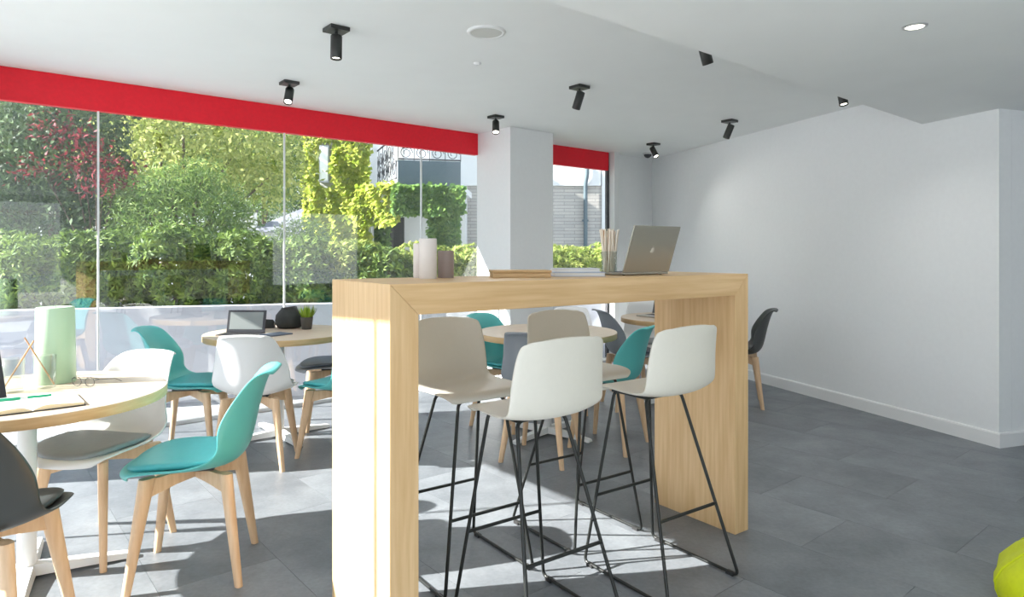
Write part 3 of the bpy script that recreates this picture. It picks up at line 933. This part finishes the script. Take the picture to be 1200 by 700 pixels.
def leaf_obj(name, V, F, m, parent=None, stuff=False):
    me = bpy.data.meshes.new(name)
    me.vertices.add(len(V)); me.vertices.foreach_set('co', V.astype(np.float32).ravel())
    me.loops.add(F.size); me.loops.foreach_set('vertex_index', F.astype(np.int32).ravel())
    me.polygons.add(len(F)); me.polygons.foreach_set('loop_start', np.arange(0, F.size, F.shape[1], dtype=np.int32))
    me.polygons.foreach_set('loop_total', np.full(len(F), F.shape[1], dtype=np.int32))
    me.materials.append(m); me.update(calc_edges=True)
    o = obj(name, me, parent)
    if stuff: o['kind'] = 'stuff'
    return o
rg = np.random.default_rng(11)
nb_ = 130
a = rg.uniform(0, 2 * PI, nb_); rr = .036 * np.sqrt(rg.random(nb_))
Cc = np.stack([rr * np.cos(a), rr * np.sin(a), np.full(nb_, .076)], 1)
Dd = np.stack([np.cos(a) * rr / .036 * .45, np.sin(a) * rr / .036 * .45, np.full(nb_, 1.0)], 1) + rg.normal(0, .08, (nb_, 3))
V_, F_ = leaves(Cc, Dd, np.stack([np.cos(a), np.sin(a), 0 * a], 1), rg.uniform(.07, .115, nb_), np.full(nb_, .008))
leaf_obj('grass_blades', V_, F_, GRASSL, pp, True)

# laptop on the far table
laptop(Vector((1.36, 5.90, TZ)), facing(-.80, -.6), .30, .21, .25, 'open silver laptop on the far round table', False)

# ------------------------------------------------------------------ lime bean bag
bb = thing('bean_bag', 'lime yellow bean bag with stitched panels on the grey floor', 'bean bag', (2.16, 2.27, 0))
mb = MB(); n = 48; prof = [(.30, 0), (.395, .02), (.425, .06), (.43, .105), (.395, .155), (.33, .205), (.24, .25), (.13, .28), (.04, .29)]
vs_ = []
for k, (r_, z_) in enumerate(prof):
    for j in range(n):
        a = 2 * PI * j / n + .35
        q = 1 - .045 * abs(math.cos(4 * a)) ** 6 + .03 * math.sin(3 * a + 1.1 * k)
        vs_.append((r_ * q * math.cos(a), r_ * q * math.sin(a), z_ + (.012 * math.sin(5 * a + k) if k > 1 else 0)))
fs = [(i * n + j, i * n + (j + 1) % n, (i + 1) * n + (j + 1) % n, (i + 1) * n + j) for i in range(len(prof) - 1) for j in range(n)] + [tuple(range(n - 1, -1, -1)), tuple(range((len(prof) - 1) * n, len(prof) * n))]
mb.add(vs_, fs, 0, True).build('bag', LIME, bb)
for j in range(8):
    q = [Vector(vs_[k * n + j * 6]) * 1.004 for k in range(1, len(prof))]
    MB().tube(q, .004, 6).build('seam_piping', LIME, bb)

# ------------------------------------------------------------------ ceiling fittings
def spot(x, y, aim, label, lit=True):
    r = thing('ceiling_spotlight', label, 'spotlight', (x, y, CEIL_Z), WROT, 'black ceiling spotlights')
    bevel(MB().box(-.055, .055, -.055, .055, -.022, 0).build('mounting_plate', LAMPB, r), .002)
    MB().cyl(.009, -.05, -.022, 12).build('stem', LAMPB, r)
    a = Vector(aim).normalized()
    a = Matrix.Rotation(-WROT, 3, 'Z') @ a
    q = a.to_track_quat('-Z', 'Y').to_euler()
    hd = MB().lathe([(.010, .045), (.0285, .040), (.031, .035), (.031, -.088), (.0285, -.09), (.026, -.086), (.024, -.078)], 28, caps=(True, False)).build('lamp_head', LAMPB, r, (0, 0, -.082), q)
    MB().lathe([(.0245, -.0785), (.0245, -.077)], 24).build('lens', LENS, hd)
    ld_ = bpy.data.lights.new('spot_lamp', 'SPOT'); ld_.energy = SPOT_W; ld_.spot_size = math.radians(130); ld_.spot_blend = 1.0; ld_.shadow_soft_size = .05; ld_.color = (1.0, .985, .96)
    lo = bpy.data.objects.new('spot_lamp', ld_); COL.objects.link(lo); lo.parent = hd; lo.location = (0, 0, -.095)
    return r
spot(-.958, 3.62, (0, -.05, -1), 'black ceiling spotlight pointing straight down beside the round ceiling speaker')
spot(-1.597, 4.76, (.08, -.62, -1), 'black ceiling spotlight close to the red band above the grass pot table')
spot(-.145, 5.94, (.02, -.6, -1), 'black ceiling spotlight just in front of the white column')
spot(.496, 4.88, (-.30, .12, -1), 'black ceiling spotlight tilted towards the column, over the empty round table')
spot(1.58, 7.42, (.32, -.6, -1), 'black ceiling spotlight next to the little dome camera')
spot(2.01, 6.13, (-.38, .1, -1), 'black ceiling spotlight closest to the long white wall')
spot(1.076, 3.72, (.35, .25, -1), 'black ceiling spotlight half hidden by the lowered soffit edge, away from the wall')
spot(2.37, 4.77, (.05, -.25, -1), 'black ceiling spotlight half hidden by the soffit beside the white wall')

sk = thing('ceiling_speaker', 'round white speaker set flush in the ceiling', 'speaker', (-.142, 3.68, CEIL_Z))
MB().lathe([(.086, -.006), (.09, -.012), (.104, -.010), (.108, 0)], 48, caps=(False, False)).build('rim', PWHITE, sk)
MB().lathe([(.088, -.008), (.088, -.002)], 48).build('grille', SPKR, sk)
dt = thing('smoke_detector', 'tiny white ceiling sensor near the round speaker', 'sensor', (-.225, 4.29, CEIL_Z))
MB().lathe([(.012, -.012), (.022, -.008), (.026, 0)], 20).build('cover', PWHITE, dt)
MB().lathe([(.006, -.016), (.008, -.0115)], 12).build('sensor_tip', ALU, dt)
dc = thing('dome_camera', 'small dark dome camera on the ceiling by the window end', 'camera', (1.66, 8.12, CEIL_Z))
MB().lathe([(.055, -.02), (.06, -.014), (.06, 0)], 24).build('base', ALU, dc)
MB().lathe([(.004, -.066), (.025, -.058), (.042, -.042), (.048, -.021)], 24).build('dome', DARKFR, dc)
def downlight(x, y, label, z=SOFF_Z):
    r = thing('recessed_downlight', label, 'downlight', (x, y, z), 0, 'recessed downlights in the soffit')
    MB().lathe([(.036, -.001), (.038, -.006), (.048, -.004), (.050, 0)], 32, caps=(False, False)).build('trim_ring', ALU, r)
    MB().lathe([(.035, -.003), (.035, -.001)], 24).build('lens', LENS, r)
    ld_ = bpy.data.lights.new('down_lamp', 'SPOT'); ld_.energy = DOWN_W; ld_.spot_size = math.radians(150); ld_.spot_blend = 1.0; ld_.shadow_soft_size = .06; ld_.color = (1.0, .985, .96)
    lo = bpy.data.objects.new('down_lamp', ld_); COL.objects.link(lo); lo.parent = r; lo.location = (0, 0, -.02)
downlight(1.717, 2.83, 'round recessed downlight in the lowered soffit')

# ------------------------------------------------------------------ outside
struct(MB().box(-40, 40, -30, 60, -.25, -.065).build('ground', PAVE))
GW = [Vector((-5.9, 5.16, 0)), Vector((-1.38, 6.57, 0)), Vector((2.9, 10.1, 0))]
gw = thing('garden_wall', 'low white rendered garden wall in front of the hedge', 'garden wall', (0, 0, 0))
def off(poly, d):
    out = []
    for i, p_ in enumerate(poly):
        dirs = [(poly[j + 1] - poly[j]).normalized() for j in (i - 1, i) if 0 <= j < len(poly) - 1]
        t_ = sum(dirs, Vector((0, 0, 0))).normalized()
        out.append(p_ + Vector((-t_.y, t_.x, 0)) * d)
    return out
bk_ = off(GW, .16)
MB().prism([(p_.x, p_.y) for p_ in GW + bk_[::-1]], -.065, .775).build('wall_body', OUTWALL, gw)
MB().prism([(p_.x, p_.y) for p_ in off(GW, -.02) + off(GW, .18)[::-1]], .776, .81).build('coping', OUTWALL, gw)

def blob_points(rng, blobs, n):
    """points on the outer skin of a union of ellipsoids, with their normals"""
    blobs = np.array(blobs, float)           # cx cy cz rx ry rz
    area = blobs[:, 3] * blobs[:, 5] + blobs[:, 4] * blobs[:, 5]
    k = rng.choice(len(blobs), n * 2, p=area / area.sum())
    u = rng.normal(size=(n * 2, 3)); u /= np.linalg.norm(u, axis=1, keepdims=True)
    depth = 1 - .5 * rng.random(n * 2) ** 1.8
    P = blobs[k, :3] + u * blobs[k, 3:] * depth[:, None]
    nn = u / blobs[k, 3:]; nn /= np.linalg.norm(nn, axis=1, keepdims=True)
    keep = np.ones(len(P), bool)
    for i in range(len(blobs)):
        d = ((P - blobs[i, :3]) / blobs[i, 3:])
        keep &= ~((k != i) & ((d * d).sum(1) < .5))
    return P[keep][:n], nn[keep][:n]
def rosettes(rng, P, Nn, k, L, Wd, spread=.9):
    T = np.cross(Nn, np.array([.3, .2, 1.0]) + rng.normal(0, .1, Nn.shape)); T /= np.linalg.norm(T, axis=1, keepdims=True)
    B = np.cross(Nn, T)
    Cs, Ds, Ns, Ls = [], [], [], []
    for i in range(k):
        a = 2 * PI * i / k + rng.uniform(-.3, .3, len(P))
        D = Nn * (.35 + .4 * rng.random(len(P)))[:, None] + (T * np.cos(a)[:, None] + B * np.sin(a)[:, None]) * spread
        Cs.append(P); Ds.append(D); Ns.append(Nn); Ls.append(L * rng.uniform(.7, 1.15, len(P)))
    Cs, Ds, Ns, Ls = map(np.concatenate, (Cs, Ds, Ns, Ls))
    return leaves(Cs, Ds, Ns, Ls, Ls * Wd, .08)
def shrub(seed, x, y, rx, ry, z0, z1, m, label, n=1500, L=.085, name='hedge_shrub', group='clipped shrubs along the garden wall'):
    rng = np.random.default_rng(seed)
    r = thing(name, label, 'shrub', (x, y, -.065), 0, group)
    cz = (z0 + z1) / 2 + .065; hz = (z1 - z0) / 2
    blobs = [(0, 0, cz, rx, ry, hz * .95)]
    for i in range(5):
        a = rng.uniform(0, 2 * PI)
        blobs.append((math.cos(a) * rx * .55, math.sin(a) * ry * .5, cz + hz * rng.uniform(-.3, .5), rx * .55, ry * .6, hz * .52))
    P, Nn = blob_points(rng, blobs, n)
    V, F = rosettes(rng, P, Nn, 8, L, .26)
    leaf_obj('foliage', V, F, m, r, True)
    core = MB()
    for i in range(4):
        a = i * PI / 2 + .4
        core.tube([(.05 * math.cos(a), .05 * math.sin(a), 0), (rx * .3 * math.cos(a), ry * .3 * math.sin(a), cz * .7), (rx * .5 * math.cos(a), ry * .5 * math.sin(a), cz + hz * .3)], [.03, .02, .008], 6)
    core.build('stems', BARK, r)
hd_ = (GW[1] - GW[0]).normalized(); hn = Vector((-hd_.y, hd_.x, 0))
pl_ = [(-.0, 1.50), (.68, 1.52), (1.30, 1.50), (1.92, 1.55), (2.55, 1.62), (3.15, 1.55), (3.80, 1.50), (4.45, 1.42)]
words_h = ['outermost dark green hedge shrub, reflected behind the drinking glasses', 'dark green hedge shrub behind the mint candle', 'dark green hedge shrub under the red-leaved tree', 'dark green hedge shrub beneath the round bush',
           'dark green hedge shrub above the white chair back', 'tallest green hedge shrub below the grey roof', 'green hedge shrub behind the black pouch', 'sunlit green hedge shrub beside the end of the bar']
for i, (s_, zt) in enumerate(pl_):
    c_ = GW[0] + hd_ * (s_ + .3) + hn * .72
    shrub(20 + i, c_.x, c_.y, .50, .48, .25, zt, HEDGE, words_h[i])
hd2 = (GW[2] - GW[1]).normalized(); hn2 = Vector((-hd2.y, hd2.x, 0))
words_2 = ['bright yellow-green shrub under the ivy-covered wall', 'bright yellow-green shrub beneath the dark balcony panel', 'bright yellow-green shrub behind the pillar candles', 'pale bright shrub between the candles and the white column',
           'bright shrub hidden behind the white column', 'pale bright shrub in front of the stone wall and drainpipe', 'pale bright shrub at the end of the stone wall']
for i, (s_, zt) in enumerate([(.25, 1.46), (1.0, 1.44), (1.8, 1.42), (2.6, 1.40), (3.4, 1.42), (4.2, 1.46), (5.0, 1.6)]):
    c_ = GW[1] + hd2 * s_ + hn2 * .80
    shrub(40 + i, c_.x, c_.y, .52, .48, .25, zt, HEDGEY, words_2[i], n=1100, L=.09)

def tree(seed, x, y, blobs, m, label, n=5000, L=.12, wd=.45, trunk=.09, name='tree', lean=(0, 0), ragged=.09):
    rng = np.random.default_rng(seed)
    r = thing(name, label, 'tree', (x, y, -.065), 0, 'trees beyond the garden wall')
    n = int(n * 2.2); L *= .68
    P, Nn = blob_points(rng, blobs, n)
    P = P + rng.normal(0, ragged, P.shape) * np.array(blobs)[:, 3:].mean()
    D = Nn * .4 + rng.normal(0, .8, P.shape); D[:, 2] -= .3
    U = Nn + rng.normal(0, .5, P.shape)
    Ls = L * rng.uniform(.6, 1.3, len(P))
    V, F = leaves(P, D, U, Ls, Ls * wd, .1)
    leaf_obj('foliage', V, F, m, r, True)
    mb_ = MB()
    b0 = blobs[0]
    mb_.tube([(lean[0], lean[1], 0), (lean[0] * .6 + .03, lean[1] * .6, b0[2] * .4), (b0[0] * .5, b0[1] * .5, b0[2])], [trunk, trunk * .8, trunk * .4], 8)
    for b in blobs[1:]:
        mb_.tube([(lean[0] * .6, lean[1] * .6, b0[2] * .45), (b[0] * .6, b[1] * .6, b[2] * .8), (b[0], b[1], b[2])], [trunk * .5, trunk * .35, trunk * .15], 6)
    mb_.build('trunk', BARK, r)
    return r
def at(px, depth):
    return (px - 600) / FPX * depth
def zz(py, depth):
    return EYE + (HZ - py) / FPX * depth
# (crowns are given relative to the foot of the trunk)
tree(60, at(215, 8.6), 8.6, [(0, 0, 1.75, .72, .55, .50), (-.45, 0, 1.85, .42, .4, .42), (.35, .1, 1.95, .40, .4, .34), (-.1, -.1, 2.2, .36, .35, .26), (.6, 0, 1.7, .32, .3, .34), (-.75, .1, 2.1, .26, .3, .26), (.25, 0, 2.38, .2, .2, .16)], TREEG, 'dense rounded mid-green bush tree above the hedge', 5600, .13, .18, ragged=.2)
tree(61, at(215, 11), 11, [(0, 0, 2.9, 1.2, .9, .8), (-1.0, .2, 3.1, .8, .7, .65), (1.0, 0, 3.3, .9, .7, .7), (.1, -.2, 3.7, 1.0, .7, .6), (-.6, 0, 3.9, .8, .6, .5), (1.5, 0, 2.7, .5, .5, .5), (-1.6, 0, 2.5, .5, .5, .4)], TREEY, 'airy yellow-green tree with leaning branches behind the round bush', 5200, .15, .45, .07, lean=(-.6, 0), ragged=.2)
tree(62, at(60, 9), 9, [(0, 0, 2.6, 1.0, .8, .7), (-.7, 0, 2.1, .8, .7, .6), (.6, 0, 1.9, .6, .6, .5), (.2, 0, 3.2, .8, .6, .5)], TREED, 'dark green tree in shade reflected among the ceiling spotlights', 6000, .13, .45)
tree(63, at(112, 8.4), 8.4, [(0, 0, 2.5, .30, .3, .10), (-.5, .1, 2.95, .38, .3, .10), (.1, 0, 2.2, .34, .25, .07), (-.25, .1, 2.72, .3, .3, .08), (.28, 0, 2.36, .26, .25, .06), (-.7, 0, 2.45, .3, .3, .08)], TREER, 'small red-leaved tree beside the glass joint', 380, .12, .4, .022, ragged=.35)
tree(64, at(308, 25), 25, [(0, 0, 4.4, 1.6, 1.4, 1.7), (-1.2, 0, 5.6, 1.3, 1.2, 1.2), (.8, 0, 6.2, 1.3, 1.2, 1.2)], TREEG, 'mid-green tree above the grey roof', 6500, .18, .5)
tree(65, at(352, 28), 28, [(0, 0, 4.6, 1.5, 1.4, 2.0), (.1, 0, 6.6, 1.2, 1.2, 1.4), (-.3, 0, 3.0, 1.3, 1.3, 1.3)], TREED, 'dark tree next to the ivy-covered wall', 4500, .18, .5)
tree(66, at(150, 17), 17, [(0, 0, 3.6, 2.4, 1.4, 1.5), (-2.0, 0, 3.4, 1.8, 1.3, 1.4), (1.8, 0, 4.0, 1.6, 1.2, 1.3), (0, 0, 5.0, 2.0, 1.2, 1.0)], TREEG, 'tall broad tree closing the view behind the yellow-green tree', 9000, .22, .5, .16)
tree(67, at(20, 16), 16, [(0, 0, 3.3, 2.2, 1.4, 1.6), (-1.5, 0, 4.2, 1.6, 1.2, 1.3), (1.4, 0, 4.6, 1.6, 1.2, 1.0)], TREED, 'tall dark tree far behind the mint candle', 8000, .22, .5, .16)
tree(68, at(262, 32), 32, [(0, 0, 3.6, 3.6, 2, 2.6), (.6, 0, 7.2, 3.2, 2, 2.2)], TREED, 'dark broad tree far behind the roof', 6500, .22, .5, .14)
tree(69, at(352, 12.2), 12.2, [(0, 0, 1.5, .55, .4, .5), (.3, 0, 1.3, .4, .4, .4)], TREEG, 'small garden tree hiding the eave of the grey roof', 1800, .11, .35, .04)

# small house with a grey roof
hs = thing('garden_house', 'small white house with a grey hipped roof and flue', 'house', (0, 0, -.065))
x0, x1, yy0, yy1 = at(286, 19), at(400, 19), 19.0, 22.0
ez, rz_ = zz(272, 19) + .065, zz(241, 20.5) + .065
MB().box(x0 + .2, x1 - .2, yy0 + .2, yy1 - .2, 0, ez).build('wall', OUTW2, hs)
ym = (yy0 + yy1) / 2
MB().add([(x0, yy0, ez), (x1, yy0, ez), (x1, yy1, ez), (x0, yy1, ez), (x0 + 1.4, ym, rz_), (x1, ym, rz_)], [(0, 1, 5, 4), (1, 2, 5), (2, 3, 4, 5), (3, 0, 4), (0, 3, 2, 1)]).build('roof', ROOFM, hs)
MB().box(at(288, 19.3), at(299, 19.3), 19.2, 19.45, ez - .05, zz(249, 19.3) + .065).build('flue', OUTW2, hs)
MB().box(at(287, 19.3), at(300, 19.3), 19.17, 19.48, zz(249, 19.3) + .065, zz(245, 19.3) + .065).build('flue_cap', DARKFR, hs)

# ivy-covered house with balcony
ih = thing('ivy_house', 'white house with a wrought-iron balcony under ivy', 'house', (0, 0, -.065))
G0 = .065
MB().box(at(366, 15), at(430, 15), 15.0, 18.0, 0, 6.2).build('tower_wall', OUTW2, ih)
MB().box(at(430, 15) + .01, at(545, 16.6), 16.6, 17.4, 0, 3.1).build('back_wall', OUTW2, ih)
wn_ = MB().box(at(377, 15), at(388, 15), 14.80, 15.02, zz(215, 15) + G0, zz(172, 15) + G0).build('window', OUTWALL, ih)
MB().box(at(378, 15), at(387, 15), 14.785, 14.80, zz(213, 15) + G0, zz(174, 15) + G0).build('shutter', PWHITE, wn_)
PB = Vector((at(467, 14), 14.0, 0)); PE = Vector((at(540, 14.3), 14.3, 0)); PBb = Vector((at(436, 16.6), 16.58, 0)); PEb = Vector((PE.x + .1, 16.58, 0))
zb0, zb1, zr = zz(221, 14) + G0, zz(188, 14) + G0, zz(164, 14) + G0
MB().prism([(p_.x, p_.y) for p_ in (PB, PE, PEb, PBb)], zb0, zb0 + .14).build('balcony_slab', OUTW2, ih)
MB().prism([(PB.x, PB.y - .01), (PE.x, PE.y - .01), (PE.x, PE.y - .08), (PB.x, PB.y - .08)], zb0 - .05, zb1).build('balcony_panel', PANEL, ih)
MB().prism([(PB.x - .01, PB.y), (PBb.x, PBb.y), (PBb.x - .06, PBb.y), (PB.x - .07, PB.y)], zb0 - .05, zb0 + .2).build('balcony_side_panel', OUTW2, ih)
def railing(a, b, n, z0, z1):
    rl = MB()
    rl.tube([a + Vector((0, 0, z1)), b + Vector((0, 0, z1))], .022, 6); rl.tube([a + Vector((0, 0, z0 + .03)), b + Vector((0, 0, z0 + .03))], .016, 6)
    ro = rl.build('railing', IRON, ih)
    d = b - a
    for i in range(n + 1):
        q = a + d * (i / n)
        MB().tube([q + Vector((0, 0, z0)), q + Vector((0, 0, z1))], .009, 6).build('baluster', IRON, ro)
        if i < n:
            m_ = a + d * ((i + .5) / n); rad = d.length / n * .42; dn = d.normalized()
            for zc, sg in ((z0 + (z1 - z0) * .30, 1), (z0 + (z1 - z0) * .70, -1)):
                pts = []
                for k in range(22):
                    t_ = k / 21 * 3.3 * PI; r2 = rad * (1 - .7 * k / 21)
                    pts.append(m_ + dn * (r2 * math.cos(t_) * sg) + Vector((0, 0, zc + r2 * math.sin(t_) * sg)))
                MB().tube(pts, .009, 5).build('scroll', IRON, ro)
railing(PB + Vector((0, -.04, 0)), PE + Vector((0, -.04, 0)), 4, zb1, zr + .1)
railing(PBb + Vector((.1, -.1, 0)), PB + Vector((-.05, .05, 0)), 5, zb0 + .2, zr + .1)
MB().box(at(463, 14.1), at(473, 14.1), 14.0, 14.2, zb1, zz(166, 14) + G0).build('corner_post', OUTW2, ih)
dw = MB().box(at(446, 16.6), at(474, 16.6), 16.54, 16.62, .9, zz(255, 16.6) + G0).build('window', DARKWIN, ih)
MB().box(at(459, 16.6), at(461.5, 16.6), 16.51, 16.54, .9, zz(255, 16.6) + G0).build('window_bar', IRON, dw)
MB().box(at(430, 15), at(436, 15), 14.9, 15.2, 0, zz(240, 15)).build('porch_post', OUTW2, ih)

def ivy(name, seed, patches, m, label, n, L):
    rng = np.random.default_rng(seed)
    V, F = [], []
    C = []; D = []; U = []
    tot = sum(abs((b - a).length * (z1 - z0)) for a, b, z0, z1, _ in patches)
    for a, b, z0, z1, th in patches:
        k = int(n * (b - a).length * (z1 - z0) / tot)
        d = (b - a); nr = Vector((d.y, -d.x, 0)).normalized()
        s_ = rng.random(k); h_ = rng.random(k)
        lump = .5 + .5 * np.sin(s_ * d.length * 5.1 + seed) * np.sin(h_ * (z1 - z0) * 4.3 + s_ * 3)
        o_ = th * (.2 + .8 * lump) * (1 - .5 * rng.random(k) ** 2)
        C.append(np.array(a)[None] + np.outer(s_, np.array(d)) + np.outer(o_, np.array(nr)) + np.outer(z0 + h_ * (z1 - z0), [0, 0, 1]))
        dd = np.outer(np.ones(k), np.array(nr) * .5 + np.array([0, 0, -.7])) + rng.normal(0, .5, (k, 3))
        D.append(dd); U.append(np.outer(np.ones(k), np.array(nr) + np.array([-.2, 0, .5])) + rng.normal(0, .35, (k, 3)))
    C, D, U = map(np.concatenate, (C, D, U))
    Ls = L * rng.uniform(.6, 1.3, len(C))
    V, F = leaves(C, D, U, Ls, Ls * .8, .05)
    o = leaf_obj(name, V, F, m, None)
    return tag(o, label, 'ivy', 'ivy on the house', 'stuff')
v3 = lambda x, y: Vector((x, y, 0))
xa, xb, xc, xd = at(362, 14.9), at(373, 14.9), at(392, 14.9), at(434, 14.9)
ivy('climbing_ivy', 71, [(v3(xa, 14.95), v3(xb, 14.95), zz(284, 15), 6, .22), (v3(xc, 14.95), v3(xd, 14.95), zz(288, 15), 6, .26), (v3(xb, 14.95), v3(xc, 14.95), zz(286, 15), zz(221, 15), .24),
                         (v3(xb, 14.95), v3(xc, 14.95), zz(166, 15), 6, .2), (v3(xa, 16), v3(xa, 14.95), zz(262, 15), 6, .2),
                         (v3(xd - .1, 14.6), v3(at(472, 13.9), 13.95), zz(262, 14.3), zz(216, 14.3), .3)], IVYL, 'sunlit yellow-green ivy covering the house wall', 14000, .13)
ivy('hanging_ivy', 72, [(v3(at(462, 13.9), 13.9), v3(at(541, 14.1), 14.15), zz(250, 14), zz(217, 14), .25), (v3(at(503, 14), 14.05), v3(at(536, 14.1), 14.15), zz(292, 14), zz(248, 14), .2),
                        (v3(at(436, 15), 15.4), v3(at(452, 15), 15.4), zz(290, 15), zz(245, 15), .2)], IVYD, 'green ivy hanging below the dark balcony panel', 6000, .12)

# stone-clad building at the right
sb = thing('stone_building', 'pale stacked-stone building with white upper band and drainpipe', 'building', (0, 17.5, -.065))
MB().box(at(520, 17.5), at(705, 17.5), 0, 3, 0, zz(218, 17.5) + G0).build('stone_wall', STONE, sb)
MB().box(at(505, 17.5), at(704, 17.5), -.06, 3, zz(218, 17.5) + G0 + .002, 6.5).build('upper_wall', OUTW2, sb)
MB().box(at(705, 17.5) + .002, at(760, 17.5), -.06, 3, 0, 6.5).build('end_wall', OUTW2, sb)
pz = zz(205, 17.5) + G0
pi_ = MB().tube(smooth_path([(at(686, 17.4), -.12, 0), (at(686, 17.4), -.12, pz - .25), (at(688, 17.4), -.14, pz), (at(688, 17.4), -.14, pz + .25)], .1), .055, 10).build('drainpipe', PANEL, sb)
for z_ in (1.0, 2.2): MB().box(at(686, 17.4) - .08, at(686, 17.4) + .08, -.13, 0, z_, z_ + .05).build('pipe_bracket', PANEL, pi_)
